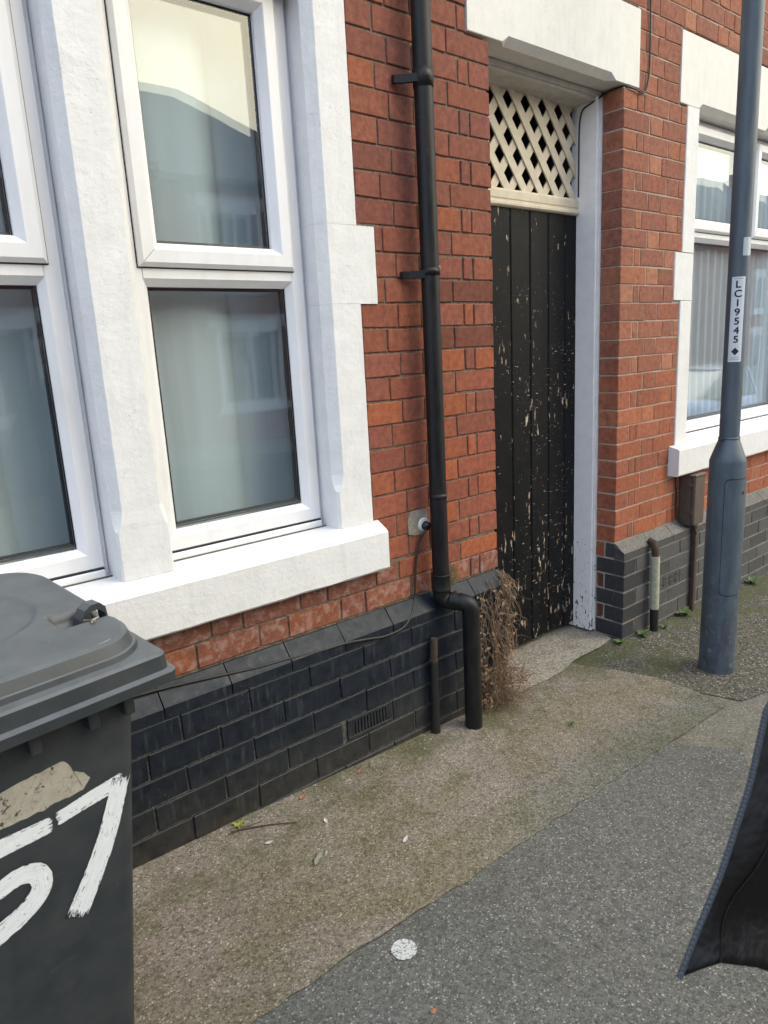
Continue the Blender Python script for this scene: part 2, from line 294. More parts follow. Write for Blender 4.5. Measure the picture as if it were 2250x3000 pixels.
def mat_tarmac(name, cols, moss=0, mosspos=None, sc=185, wear=None, edge=0):
    t = NT(name); cell = t.new('ShaderNodeTexVoronoi'); cell.inputs['Scale'].default_value = sc; t.l.new(t.pos(), cell.inputs['Vector'])
    sepc = t.new('ShaderNodeSeparateColor'); t.l.new(cell.outputs['Color'], sepc.inputs[0])
    c = t.ramp(sepc.outputs[0], [(0, cols[0]), (.25, cols[1]), (.6, cols[2]), (.92, cols[3]), (.99, cols[4])])
    c2 = t.new('ShaderNodeTexVoronoi'); c2.inputs['Scale'].default_value = sc * .42; t.l.new(t.pos(), c2.inputs['Vector'])
    s2 = t.new('ShaderNodeSeparateColor'); t.l.new(c2.outputs['Color'], s2.inputs[0])
    c = t.mix(t.ramp(s2.outputs[0], [(.80, 0), (.9, .45)]), c, cols[3])
    c = t.mix(t.ramp(s2.outputs[1], [(.80, 0), (.9, .55)]), c, cols[0])
    big = t.noise(2.3, 5, .6); c = t.mix(t.ramp(big, [(.3, 0), (.7, .5)]), c, t.mix(1, c, (.66, .66, .68), 'MULTIPLY'))
    blot = t.noise(11, 5, .65); c = t.mix(t.ramp(blot, [(.52, 0), (.75, .4)]), c, t.mix(1, c, (.62, .60, .56), 'MULTIPLY'))
    if wear: c = t.mix(t.ramp(t.noise(1.6, 4, .6), [(.48, 0), (.62, .75)]), c, t.mix(1, c, wear, 'MULTIPLY'))
    if moss:
        mval = t.noise(5.5, 6, .68)
        if mosspos: # moss gathers along the wall foot: (y0, y1) distance band
            mr = t.new('ShaderNodeMapRange'); mr.inputs['From Min'].default_value = mosspos[0]; mr.inputs['From Max'].default_value = mosspos[1]
            mr.inputs['To Min'].default_value = -.16; mr.inputs['To Max'].default_value = .12; t.l.new(t.sep()['Y'], mr.inputs['Value']); mval = t.math('ADD', mval, mr.outputs[0])
        mk = t.math('MULTIPLY', t.ramp(mval, [(.50, 0), (.64, moss)]), t.ramp(t.noise(90, 4, .7), [(.35, .35), (.6, 1)]))
        c = t.mix(mk, c, t.mix(t.noise(30, 4), (.050, .055, .018), (.098, .105, .036)))
    if edge:      # worn, dirty margin where the two surfaces run into each other
        sx = t.sep(); my = t.new('ShaderNodeMapRange'); my.interpolation_type = 'SMOOTHSTEP'; mxx = t.new('ShaderNodeMapRange'); mxx.interpolation_type = 'SMOOTHSTEP'
        t.l.new(t.math('ADD', sx['Y'], t.math('MULTIPLY', t.math('SUBTRACT', t.noise(7, 4, .6), .5), .22)), my.inputs['Value']); my.inputs['From Min'].default_value = -.44; my.inputs['From Max'].default_value = -.72
        t.l.new(sx['X'], mxx.inputs['Value']); mxx.inputs['From Min'].default_value = -1.15; mxx.inputs['From Max'].default_value = -.35
        c = t.mix(t.math('MULTIPLY', my.outputs[0], mxx.outputs[0]), c, t.mix(1, c, (.66, .75, .78), 'MULTIPLY'))
        ol = t.ramp(t.noise(2.6, 5, .65), [(.42, 0), (.60, .9)]); c = t.mix(ol, c, t.mix(1, c, (.74, .76, .57), 'MULTIPLY'))
    t.base(c).rough(.92)
    t.bump(t.math('ADD', t.math('MULTIPLY', cell.outputs['Distance'], -1.0), t.math('MULTIPLY', blot, .6)), .6, .003); t.b.inputs['Specular IOR Level'].default_value = .3
    return t.m
M['tan'] = mat_tarmac('tan_tarmac', [(0.111, 0.092, 0.072), (0.209, 0.172, 0.138), (0.269, 0.225, 0.184), (0.331, 0.282, 0.233), (0.580, 0.518, 0.439)], .62, (-.75, .05), 250, None, 1)
M['asphalt'] = mat_tarmac('grey_asphalt', [(0.102, 0.094, 0.075), (0.152, 0.141, 0.114), (0.185, 0.172, 0.138), (0.220, 0.205, 0.166), (0.428, 0.400, 0.331)],   .3, None, 250, (1.12, 1.05, .93))
M['strip'] = mat_tarmac('dark_asphalt', [(0.068, 0.067, 0.060), (0.111, 0.109, 0.097), (0.141, 0.138, 0.121), (0.180, 0.175, 0.151), (0.396, 0.378, 0.322)], .15, None, 245)
M['mossy'] = mat_tarmac('mossy_tarmac', [(0.030, 0.028, 0.022), (0.071, 0.064, 0.049), (0.115, 0.104, 0.081), (0.175, 0.160, 0.126), (0.491, 0.449, 0.376)], .95, (-.9, -.05), 180)
M['slab'] = mat_tarmac('concrete_threshold', [(.14, .122, .097), (.28, .245, .195), (.37, .325, .26), (.45, .40, .325), (.62, .57, .49)], .35, None, 230)
M['road'] = mat_tarmac('road_asphalt', [(.02, .02, .021), (.04, .04, .041), (.055, .055, .056), (.09, .09, .09), (.2, .2, .2)], 0, None, 120)
M['kerb'] = simple('kerb_stone', (.26, .25, .24), .85, .3, 30, .3)

# ------------------------------------------------------------------ mesh helpers
class MB:
    def __init__(s): s.v = []; s.f = []; s.sm = []
    def add(s, vs_, fs, smooth=False):
        o = len(s.v); s.v += [tuple(p) for p in vs_]; s.f += [tuple(i + o for i in f) for f in fs]; s.sm += [smooth] * len(fs); return s
    def box(s, lo, hi):
        x0, y0, z0 = lo; x1, y1, z1 = hi
        return s.add([(x0, y0, z0), (x1, y0, z0), (x1, y1, z0), (x0, y1, z0), (x0, y0, z1), (x1, y0, z1), (x1, y1, z1), (x0, y1, z1)],
                     [(0, 3, 2, 1), (4, 5, 6, 7), (0, 1, 5, 4), (1, 2, 6, 5), (2, 3, 7, 6), (3, 0, 4, 7)])
    def bbox(s, lo, hi, b=.003):
        bm = bmesh.new(); bmesh.ops.create_cube(bm, size=1)
        for v in bm.verts: v.co = Vector([lo[i] + (v.co[i] + .5) * (hi[i] - lo[i]) for i in range(3)])
        bmesh.ops.bevel(bm, geom=bm.edges[:], offset=b, segments=1, affect='EDGES'); return s.bm(bm)
    def bm(s, bm, smooth=False):
        bm.verts.index_update(); s.add([v.co[:] for v in bm.verts], [[v.index for v in f.verts] for f in bm.faces], smooth); bm.free(); return s
    def loft(s, rings, cap=True, closed=True, smooth=False):
        n = len(rings[0]); V = [p for r in rings for p in r]; F = []
        for i in range(len(rings) - 1):
            for j in range(n if closed else n - 1):
                k = (j + 1) % n; F.append((i * n + j, i * n + k, (i + 1) * n + k, (i + 1) * n + j))
        s.add(V, F, smooth)
        if cap and closed: s.add(rings[0], [tuple(range(n))[::-1]]); s.add(rings[-1], [tuple(range(n))])
        return s
    def tube(s, pts, r, n=8, cap=True):
        pts = [Vector(p) for p in pts]; rs = r if isinstance(r, (list, tuple)) else [r] * len(pts); rings = []; up = None
        for i, p in enumerate(pts):
            d = (pts[min(i + 1, len(pts) - 1)] - pts[max(i - 1, 0)]).normalized()
            if up is None: up = d.orthogonal().normalized()
            up = (up - d * up.dot(d)).normalized() if (up - d * up.dot(d)).length > 1e-5 else d.orthogonal().normalized()
            sd = d.cross(up); rings.append([tuple(p + (up * math.cos(a) + sd * math.sin(a)) * rs[i]) for a in [2 * math.pi * k / n for k in range(n)]])
        return s.loft(rings, cap, True, True)
    def lathe(s, prof, cx, cy, n=32, cap=True, sl=0):
        rings = [[(cx + r * math.cos(2 * math.pi * k / n), cy + r * math.sin(2 * math.pi * k / n), z + sl * r * math.cos(2 * math.pi * k / n)) for k in range(n)] for r, z in prof]
        return s.loft(rings, cap, True, True)
    def ring(s, x0, x1, z0, z1, prof):
        rings = [[(x0 + d, y, z0 + d), (x1 - d, y, z0 + d), (x1 - d, y, z1 - d), (x0 + d, y, z1 - d)] for d, y in prof]
        V = [p for r in rings for p in r]; F = []
        for i in range(len(rings) - 1):
            for j in range(4):
                k = (j + 1) % 4; F.append((i * 4 + j, i * 4 + k, (i + 1) * 4 + k, (i + 1) * 4 + j))
        return s.add(V, F)
    def mesh(s, name):
        me = bpy.data.meshes.new(name); me.from_pydata(s.v, [], s.f); me.polygons.foreach_set('use_smooth', s.sm)
        bm = bmesh.new(); bm.from_mesh(me); bmesh.ops.recalc_face_normals(bm, faces=bm.faces[:]); bm.to_mesh(me); bm.free(); return me
def rootloc(o):
    p = Vector((0, 0, 0))
    while o: p += Vector(o.location); o = o.parent
    return p
def put(name, mb, mat, parent=None, keep=False):
    off = Vector((0, 0, 0)) if keep else rootloc(parent)
    if off.length: mb.v = [(a - off.x, b - off.y, c - off.z) for a, b, c in mb.v]
    me = mb.mesh(name); me.materials.append(M[mat] if isinstance(mat, str) else mat)
    o = bpy.data.objects.new(name, me); COL.objects.link(o); o.parent = parent; return o
def tag(o, label=None, cat=None, group=None, kind=None):
    if label: o['label'] = label
    if cat: o['category'] = cat
    if group: o['group'] = group
    if kind: o['kind'] = kind
    return o
def thing(name, label, cat, loc, group=None, rz=0):
    o = bpy.data.objects.new(name, None); COL.objects.link(o); o.location = loc; o.rotation_euler = (0, 0, rz); o.empty_display_size = .1
    return tag(o, label, cat, group)
def gz(x): return -.605 - .03 * x
H = .0881
def fillet(pts, n=5, r=.35):
    out = [Vector(pts[0])]
    for i in range(1, len(pts) - 1):
        a, b, c = Vector(pts[i - 1]), Vector(pts[i]), Vector(pts[i + 1]); p = b + (a - b) * r; q = b + (c - b) * r
        for k in range(n + 1):
            t = k / n; out.append(p * (1 - t) ** 2 + b * 2 * t * (1 - t) + q * t * t)
    out.append(Vector(pts[-1])); return out

# ------------------------------------------------------------------ setting: ground
def sheet(name, poly, dz, mat, thick=0):
    mb = MB()
    top = [(x, y, gz(x) + dz) for x, y in poly]; n = len(top)
    mb.add(top, [tuple(range(n))])
    if thick:
        mb.add([(x, y, gz(x) + dz - (0 if k == 0 else thick)) for k in (0, 1) for x, y in poly], [(i, (i + 1) % n, n + (i + 1) % n, n + i) for i in range(n)])
    return tag(put(name, mb, mat), kind='structure')
def rough_edge(pts, step=.03, amp=.006):
    out = []
    for a, b in zip(pts, pts[1:]):
        n = max(1, int(math.dist(a, b) / step))
        for k in range(n):
            t = k / n; x = a[0] + (b[0] - a[0]) * t; y = a[1] + (b[1] - a[1]) * t
            out.append((x + amp * mnoise.noise((x * 14, y * 14, 3)), y + amp * mnoise.noise((x * 14, y * 14, 9))))
    return out + [pts[-1]]
def plane_poly(lo, hi): return [(lo[0], lo[1]), (hi[0], lo[1]), (hi[0], hi[1]), (lo[0], hi[1])]
sheet('ground', plane_poly((-300, -300), (300, 300)), -.16, 'road')
sheet('road', plane_poly((-60, -8.9), (60, -2.93)), -.125, 'road', .02)
sheet('pavement', plane_poly((-40, -2.8), (40, .5)), 0, 'asphalt', .15)
kb = MB(); kb.add([(x, y, gz(x) + z) for x in (-40, 40) for y, z in ((-2.8, .002), (-2.91, .002), (-2.93, -.02), (-2.93, -.16), (-2.8, -.16))],
                  [(0, 1, 6, 5), (1, 2, 7, 6), (2, 3, 8, 7), (3, 4, 9, 8), (4, 0, 5, 9)])
tag(put('kerb', kb, 'kerb'), kind='structure')
sheet('far_pavement', plane_poly((-60, -11.3), (60, -8.9)), 0, 'asphalt', .15)
# tan patch against the wall, dark strip beside it
tanedge = rough_edge([(-3.4, -.745), (-1.73, -.762), (-1.41, -.757), (-.98, -.772), (-.25, -.768), (.17, -.772), (.6, -.775)], .012, .010)
taned2 = rough_edge([(.6, -.775), (.636, -.6), (.639, -.43), (.578, -.265), (.47, -.03), (.46, .05)], .03, .008)
sheet('tan_pavement', tanedge + taned2[1:] + [(.46, .26), (-.02, .26), (-.02, .05), (-3.4, .05)], .0085, 'tan')
sheet('dark_strip', rough_edge([(-3.4, -.74), (-1.73, -.757), (-.98, -.767), (-.25, -.763), (.12, -.768)], .05, .004) + [(.3, -.98), (-.15, -1.28), (-.9, -1.6), (-1.6, -2.0), (-3.4, -2.1)], .0050, 'strip')
sheet('mossy_pavement', rough_edge([(.45, -.02), (.57, -.265), (.63, -.43), (.628, -.6), (.7, -.80)], .04, .006) + rough_edge([(.7, -.80), (1.3, -.93), (2.4, -1.0), (5, -1.02)], .05, .012)[1:] + [(5, .05), (1.0, .05), (.96, .2), (.46, .2)], .004, 'mossy')
sheet('threshold', rough_edge([(-.02, -.085), (.11, -.092), (.365, -.086), (.52, -.045), (.76, -.034), (.9, -.01)], .03, .008) + [(.93, .05), (.93, .9), (-.02, .9)], .013, 'slab')

# ------------------------------------------------------------------ bricks
_bc = {}
def brick_mesh(w, d, h, var, mat):
    key = (round(w, 3), round(d, 3), round(h, 3), var, mat)
    if key in _bc: return _bc[key]
    r = random.Random(hash(key[:4]) & 0xffff); mb = MB(); bm = bmesh.new(); bmesh.ops.create_cube(bm, size=1)
    for v in bm.verts:
        v.co = Vector((v.co.x * w, v.co.y * d, v.co.z * h)) + Vector((r.uniform(-.0022, .0022), r.uniform(-.001, .001), r.uniform(-.002, .002)))
    bmesh.ops.bevel(bm, geom=bm.edges[:], offset=.0026, segments=1, affect='EDGES')
    me = mb.bm(bm).mesh('brick'); me.materials.append(M[mat]); _bc[key] = me; return me
def add_brick(parent, x0, x1, z0, z1, mat, col, y0=0, d=.06, jit=.0016, name='brick'):
    w = x1 - x0
    if w < .014 or z1 - z0 < .012: return None
    me = brick_mesh(round(w, 3), d, round(z1 - z0, 3), rnd.randrange(3), mat)
    o = bpy.data.objects.new(name, me); COL.objects.link(o); o.parent = parent
    o.location = Vector(((x0 + x1) / 2, y0 + d / 2 + rnd.uniform(-jit, jit), (z0 + z1) / 2)) - rootloc(parent)
    o.rotation_euler = (rnd.uniform(-.012, .012), rnd.uniform(-.006, .006), rnd.uniform(-.008, .008)); o.color = (*col, 1); return o
S, HD, Q = .232, .116, .058
def course(start, direction, first):
    """yield (x0, x1) of whole bricks, joints centred on the limits"""
    x = start; seq = ([S, HD] if first == 'A' else [HD, Q, S]); i = 0; nxt = HD if first == 'B' else S
    for w in seq: yield (x, x + w * direction); x += w * direction
    while True: yield (x, x + nxt * direction); x += nxt * direction; nxt = S if nxt == HD else HD
LP = [lin(c) for c in ((140, 89, 73), (144, 91, 74), (138, 87, 73), (147, 92, 72), (142, 88, 70), (135, 85, 72))]
LO = [lin(c) for c in ((154, 94, 68), (157, 96, 69), (150, 92, 69))]
RP = [lin(c) for c in ((148, 99, 82), (153, 102, 83), (145, 96, 80), (150, 97, 77))]
RO = [lin(c) for c in ((164, 113, 89), (168, 117, 93), (161, 107, 82))]
def pick(pal, alt, p):
    c = rnd.choice(alt if rnd.random() < p else pal); k = rnd.uniform(.94, 1.05); return tuple(x * k for x in c)

left = thing('brick_house', 'red brick house with white mullioned window, black plinth and plank passage door', 'house', (-1.2, 0, gz(-1.2)), 'terraced houses on this side of the street')
right = thing('brick_house', 'paler red brick house with cream mortar, right of the plank door', 'house', (1.8, 0, gz(1.8)), 'terraced houses on this side of the street')
j = .0034
XL = -2.95
def cutouts(spans, cuts):
    out = []
    for a, b in spans:
        segs = [(a, b)]
        for c0, c1 in cuts:
            ns = []
            for s0, s1 in segs:
                if c1 <= s0 or c0 >= s1: ns.append((s0, s1)); continue
                if c0 - s0 > .02: ns.append((s0, c0))
                if s1 - c1 > .02: ns.append((c1, s1))
            segs = ns
        out += segs
    return out
SPLIT = .465
# left house: courses 0..30
for i in range(0, 31):
    z0, z1 = i * H, (i + 1) * H
    if i < 28:
        g = course(0, -1, 'B' if i % 2 == 0 else 'A'); sp = []
        for a, b in g:
            sp.append((b, a))
            if b < XL: break
    else:
        g = course(SPLIT, -1, 'C'); sp = []; off = .0 if i % 2 else .174
        for a, b in g:
            sp.append((b - off + .174, a - off + .174) if False else (b - off, a - off))
            if b < XL: break
        sp.insert(0, (sp[0][1], SPLIT))
    cuts = []
    if 2 <= i < 4: cuts = [(-2.52, -.668)]
    elif 4 <= i < 13 or 16 <= i < 24: cuts = [(-2.43, -.697)]
    elif 13 <= i < 16: cuts = [(-2.51, -.619)]
    elif 24 <= i < 28: cuts = [(-2.47, -.635), (-.122, 9)]
    elif i >= 28: cuts = []
    for a, b in cutouts(sp, cuts):
        if i >= 28 and b > SPLIT + .001: b = SPLIT
        corner = b > -.001 and i < 24
        if corner: b += 0; 
        zl, zh = z0 + j, z1 - j
        if i == 1: zh = min(zh, .165)
        lowpale = i == 0 or (i == 1 and a < -.6)
        col = pick(LP, LO, (.07 if i > 12 else .2)); zf = max(0, min(1, (i - 4) / 14)); col = tuple(c_ * (a_ + (b_ - a_) * zf) for c_, a_, b_ in zip(col, (1.12, 1.0, .90), (.98, .98, .99)))
        if i in (15, 14, 12, 11, 13) and -.36 < a < -.2 and rnd.random() < .7: col = tuple(x * .68 for x in col)      # soot by the old bracket
        bo = add_brick(left, a + (j if not corner else j), b - (j if not corner else 0), zl, zh, 'brick_eff' if lowpale else 'brick', (col[0] * .8, col[1] * .95, col[2] * 1.05) if lowpale else col, 0, .115 if corner else .06)
# right house
for i in range(-1, 31):
    z0, z1 = i * H, (i + 1) * H
    if i < 24: g = course(.931, 1, 'B' if i % 2 else 'A')
    else: g = course(SPLIT, 1, 'C' if i % 2 else 'D')
    sp = []
    for a, b in g:
        sp.append((a, b))
        if b > 3.7: break
    if i >= 24 and i % 2: sp = [(SPLIT, SPLIT + .116)] + [(a + .116 - .058, b + .116 - .058) for a, b in sp]; sp[0] = (SPLIT, sp[1][0])
    cuts = []
    if 2 <= i < 4: cuts = [(1.455, 3.35)]
    elif 4 <= i < 13 or 16 <= i < 24: cuts = [(1.508, 3.3)]
    elif 13 <= i < 16: cuts = [(1.437, 3.36)]
    elif 24 <= i < 28: cuts = [(-9, 1.048), (1.431, 3.4)]
    for a, b in cutouts(sp, cuts):
        if b - a < .02 or b < SPLIT: continue
        corner = a < .932 and i < 24
        zh = z1 - j * .9
        if i == 1 and a > 1.4: zh = min(zh, .185)
        hd = b - a < .15
        add_brick(right, a + (0 if corner else j * .9), b - j * .9, z0 + j * .9, zh, 'brick_r', pick(RP, RO, .42 if hd else .10) if i > 8 else tuple(x * q for x, q in zip(pick(RP, RO, .2), (1.1, .95, .84))), .0, .112 if corner else .06, .001)
# mortar backing
W = MB()
zt = 5.6
def wallbox(mb, x0, x1, z0, z1, y0, y1=.125): mb.box((x0, y0, z0), (x1, y1, z1))
yl = .0055
for x0, x1, z0, z1 in ((-.69, -.012, -.02, 2.11), (-2.95, -2.44, .0, 2.11), (-2.44, -.69, -.02, .30), (-2.95, -.13, 2.11, 2.47), (-2.95, SPLIT, 2.47, 2.74)): wallbox(W, x0, x1, z0, z1, yl)
W.box((-2.95, .009, -.9), (-.012, .125, -.02))
put('mortar', W, 'mortar_dark', left)
W = MB(); yr = .0035
for x0, x1, z0, z1 in ((.9345, 1.52, -.11, 2.115), (1.52, 3.3, -.11, .30), (3.3, 3.72, -.11, 2.115), (1.04, 1.44, 2.115, 2.47), (3.39, 3.72, 2.115, 2.47), (SPLIT, 3.72, 2.47, 2.74)): wallbox(W, x0, x1, z0, z1, yr)
W.box((.9345, .009, -.95), (3.72, .125, -.11))
put('mortar', W, 'mortar_light', right)
def mat_upper():
    t = NT('upper_brickwork'); b = t.new('ShaderNodeTexBrick'); b.inputs['Scale'].default_value = 1; b.inputs['Brick Width'].default_value = .232; b.inputs['Row Height'].default_value = H
    b.inputs['Mortar Size'].default_value = .006; b.inputs['Color1'].default_value = (*lin((150, 80, 64)), 1); b.inputs['Color2'].default_value = (*lin((170, 95, 68)), 1); b.inputs['Mortar'].default_value = (.35, .3, .24, 1)
    cx = t.new('ShaderNodeCombineXYZ'); s = t.sep(); t.l.new(s['X'], cx.inputs[0]); t.l.new(s['Z'], cx.inputs[1]); t.l.new(cx.outputs[0], b.inputs['Vector']); t.base(b.outputs['Color']).rough(.9); return t.m
M['upper'] = mat_upper(); M['slate'] = simple('roof_slate', (.06, .063, .07), .7, .35, 20)
for rt, a, b in ((left, -4.6, SPLIT), (right, SPLIT, 6.2)):
    put('upper_wall', MB().box((a, 0, 2.732), (b, .125, zt)), 'upper', rt)
    if rt is left: put('side_wall', MB().box((-4.6, 0, -.9), (-2.952, .125, 2.732)), 'upper', rt)
    else: put('side_wall', MB().box((3.722, 0, -.95), (6.2, .125, 2.732)), 'upper', rt)
    put('roof', MB().add([(a, -.25, zt), (b, -.25, zt), (b, 4, zt + 2.6), (a, 4, zt + 2.6), (a, 8, zt), (b, 8, zt)], [(0, 1, 2, 3), (3, 2, 5, 4), (0, 3, 4), (1, 5, 2), (0, 4, 5, 1)]), 'slate', rt)
    put('rear_wall', MB().box((a, 7.7, -1), (b, 7.9, zt)), 'upper', rt)

def smear(pts, mat, name='mortar_smear', y=-.0065):
    q = [(x + .003 * mnoise.noise((k * 1.7, 4, 1)), z + .003 * mnoise.noise((k * 1.7, 9, 1))) for k, (x, z) in enumerate(pts)]; n = len(q)
    put(name, MB().add([(x, y, z) for x, z in q] + [(x, .006, z) for x, z in q], [tuple(range(n))] + [(i, (i + 1) % n, n + (i + 1) % n, n + i) for i in range(n)]), mat, left)
M['repair'] = mat_mortar('sandy_mortar_repair', (.30, .22, .14), (.46, .37, .26))
smear([(-.368, 1.205), (-.352, 1.199), (-.340, 1.215), (-.336, 1.245), (-.325, 1.262), (-.300, 1.272), (-.305, 1.283), (-.345, 1.286), (-.370, 1.284), (-.372, 1.245)], 'repair')
smear([(-.372, .085), (-.335, .075), (-.318, .088), (-.312, .115), (-.326, .13), (-.360, .128)], 'repair')
# ------------------------------------------------------------------ plinths
def plinth_left():
    yf = -.055
    mort = MB(); mort.box((-2.95, yf + .007, -.95), (-.004, .0088, -.1)); put('plinth_mortar', mort, 'mortar_black', left)
    # splayed top bricks
    x = 0.0; k = 0
    while x > -2.95:
        w = .232 if k else .205
        x0 = max(x - w, -2.95); a, b = x0 + .002, x - (.002 if k else 0); js = [rnd.uniform(-.002, .002) for _ in range(4)]
        prof = [(.0, -.004), (-.006 + js[0], -.004), (yf + .004, -.056 + js[1]), (yf, -.062 + js[1]), (yf, -.096), (.0, -.096)]
        mb = MB().loft([[(a, y, z) for y, z in prof], [((b if y > -.01 or k else b), y, z) for y, z in prof]]); o = put('plinth_cap', mb, 'black_brick', left)
        o.color = (.03, .03, .03, 1); x = x0; k += 1
        if k > 40: break
    for i in range(0, 6):
        z1 = -.10 - i * .0905; z0 = z1 - .0905; off = -.09 if i % 2 == 0 else -.2065
        xs = [0.0]; xx = off
        while xx > -2.95: xs.append(xx); xx -= .2433
        xs.append(-2.95)
        for b, a in zip(xs, xs[1:]):
            if i == 2 and a < -.75 and b > -.87:   # slot for the air brick
                pass
            spans = [(a, b)]
            if i == 3: spans = cutouts(spans, [(-.918, -.694)])
            for s0, s1 in spans:
                add_brick(left, s0 + .003, s1 - (.003 if s1 < -.001 else 0), z0 + .0035, z1 - .0035, 'black_brick', (.03, .03, .03), yf, .1 if s1 > -.001 else .055, .0018, 'plinth_brick')
    # air brick with slots
    ab = MB(); z1, z0 = -.374, -.459; x0, x1 = -.916, -.696; yy = yf - .001
    ab.bbox((x0, yy, z1 - .014), (x1, .0, z1), .002); ab.bbox((x0, yy, z0), (x1, .0, z0 + .014), .002)
    n = 13
    for k in range(n + 1):
        cx = x0 + .012 + (x1 - x0 - .024) * k / n; hw = .0042 if 0 < k < n else .012
        ab.box((cx - hw, yy + .001, z0 + .013), (cx + hw, 0, z1 - .013))
    ab.box((x0, yf + .035, z0), (x1, yf + .04, z1))
    put('air_brick', ab, 'black_brick', left)
plinth_left()
def plinth_right():
    yf = -.058; zt0 = -.0885
    mort = MB(); mort.box((.9345, yf + .004, -.98), (3.72, .0088, zt0 - .05)); put('plinth_mortar', mort, 'mortar_plinth', right)
    M['cap_stone'] = mat_cap = mat_tarmac('grey_cap_brick', [(.10, .095, .09), (.16, .15, .14), (.20, .19, .175), (.24, .225, .205), (.33, .31, .28)], .2, None, 260)
    x = .931; k = 0
    while x < 3.72:
        w = .236 if k else .27
        x1 = x + w; a, b = x + (.002 if k else 0), x1 - .002; js = rnd.uniform(-.0015, .0015)
        top = MB().loft([[(q, -.002 + js, zt0), (q, yf + js, zt0 - .050), (q, yf + .004, zt0 - .058), (q, 0.0, zt0 - .02)] for q in (a, b)])
        put('plinth_cap', top, 'cap_stone', right)
        fr = MB().loft([[(q, yf, zt0 - .0505), (q, yf, zt0 - .088), (q, 0.0, zt0 - .088), (q, 0.0, zt0 - .021)] for q in (a, b)]); o = put('plinth_brick', fr, 'blue_brick', right); o.color = (.045, .046, .05, 1)
        x = x1; k += 1
    add_brick(right, .933, 1.0, zt0 - .085, zt0 - .006, 'blue_brick', (.03, .032, .038), .002, .058, .0005, 'plinth_brick')
    add_brick(right, .932, 1.0, zt0 - .085, zt0 - .006, 'brick_r', lin((150, 88, 60)), .066, .048, .0005, 'plinth_brick')
    for i in range(0, 6):
        z1 = zt0 - .0905 - i * .0885; z0 = z1 - .0885; xs = [.931]; xx = .931 + (.116 if i % 2 == 0 else .232)
        while xx < 3.72: xs.append(xx); xx += .232
        for a, b in zip(xs, xs[1:]):
            k = rnd.uniform(.8, 1.3); c = (.050 * k, .050 * k, .053 * k)
            spans = [(a, b)]
            if i == 2: spans = cutouts(spans, [(1.296, 1.522)])
            for s0, s1 in spans:
                if s0 < .94 and i % 2 == 0:
                    add_brick(right, s0, s1 - .004, z0 + .004, z1 - .004, 'blue_brick', (.022, .024, .03), yf, .168, .0008, 'plinth_brick')
                elif s0 < .94:
                    add_brick(right, s0, s1 - .004, z0 + .004, z1 - .004, 'blue_brick', (.022, .024, .03), yf, .116, .0008, 'plinth_brick')
                    add_brick(right, s0 + .002, s0 + .06, z0 + .004, z1 - .004, 'brick_r', lin((96, 66, 58)), yf + .124, .044, .0008, 'plinth_brick')
                else:
                    add_brick(right, s0 + .004, s1 - .004, z0 + .004, z1 - .004, 'blue_brick', c, yf, .055, .001, 'plinth_brick')
    # pierced air brick: three eight-petalled rosettes of holes in a blue brick
    x0, x1 = 1.299, 1.519; z1 = zt0 - .0905 - 2 * .0885 - .003; z0 = z1 - .0825
    bm = bmesh.new(); NX, NZ = 44, 16; vs_ = [[bm.verts.new((x0 + (x1 - x0) * a / NX, yf, z0 + (z1 - z0) * b / NZ)) for b in range(NZ + 1)] for a in range(NX + 1)]
    for a in range(NX):
        for b in range(NZ):
            cx = (a + .5) / NX * (x1 - x0); cz = (b + .5) / NZ * (z1 - z0) - (z1 - z0) / 2; hole = False
            for c in (.046, .110, .174):
                dx, dz = cx - c, cz; r = math.hypot(dx, dz); an = math.atan2(dz, dx)
                if (.012 < r < .029 and math.cos(an * 8) > -.35) or r < .0065: hole = True
            if not hole: bm.faces.new((vs_[a][b], vs_[a + 1][b], vs_[a + 1][b + 1], vs_[a][b + 1]))
    r = bmesh.ops.extrude_face_region(bm, geom=bm.faces[:]); bmesh.ops.translate(bm, verts=[v for v in r['geom'] if isinstance(v, bmesh.types.BMVert)], vec=(0, .03, 0))
    o = put('air_brick', MB().bm(bm), 'blue_brick', right); o.color = (.05, .05, .053, 1)
    put('air_brick_back', MB().box((x0, yf + .031, z0), (x1, yf + .034, z1)), 'gasket', o)
plinth_right()

# ------------------------------------------------------------------ white stonework
def wob(p, a=.0015, s=30): return (p[0] + a * mnoise.noise((p[0] * s, p[1] * s, p[2] * s)), p[1] + a * mnoise.noise((p[0] * s + 7, p[1] * s, p[2] * s)), p[2] + a * mnoise.noise((p[0] * s, p[1] * s + 5, p[2] * s)))
def stone_loft(name, polyf, zs, parent, mat='masonry', amp=.0012):
    rings = [[wob((x, y, z), amp) for x, y in polyf(z)] for z in zs]
    return put(name, MB().loft(rings), mat, parent)
def zlist(a, b, step=.04): n = max(2, int((b - a) / step)); return [a + (b - a) * k / n for k in range(n + 1)]
FY = -.005
def quoin(sign, xo, xi, parent, z0, z1, full=None, yi=.124, cham=.032, stop=.55):
    """xo: outer edge (against brick), xi: reveal; sign +1 when the brick lies at larger x"""
    def poly(z):
        t = min(1, max(0, (z - (stop - .06)) / .06)) if stop else 1
        c = .010 + (cham - .010) * (t ** .6)
        o = xo if full is None else full
        return [(o, .03), (o, FY + .003), (o - sign * .003, FY), (xi + sign * c, FY), (xi, FY + c), (xi, yi)]
    zs = zlist(z0, z1)
    if stop and z0 < stop < z1: zs = sorted(zs + [stop - .06, stop - .04, stop - .02, stop, stop + .004])
    return stone_loft('quoin_stone', poly, zs, parent)
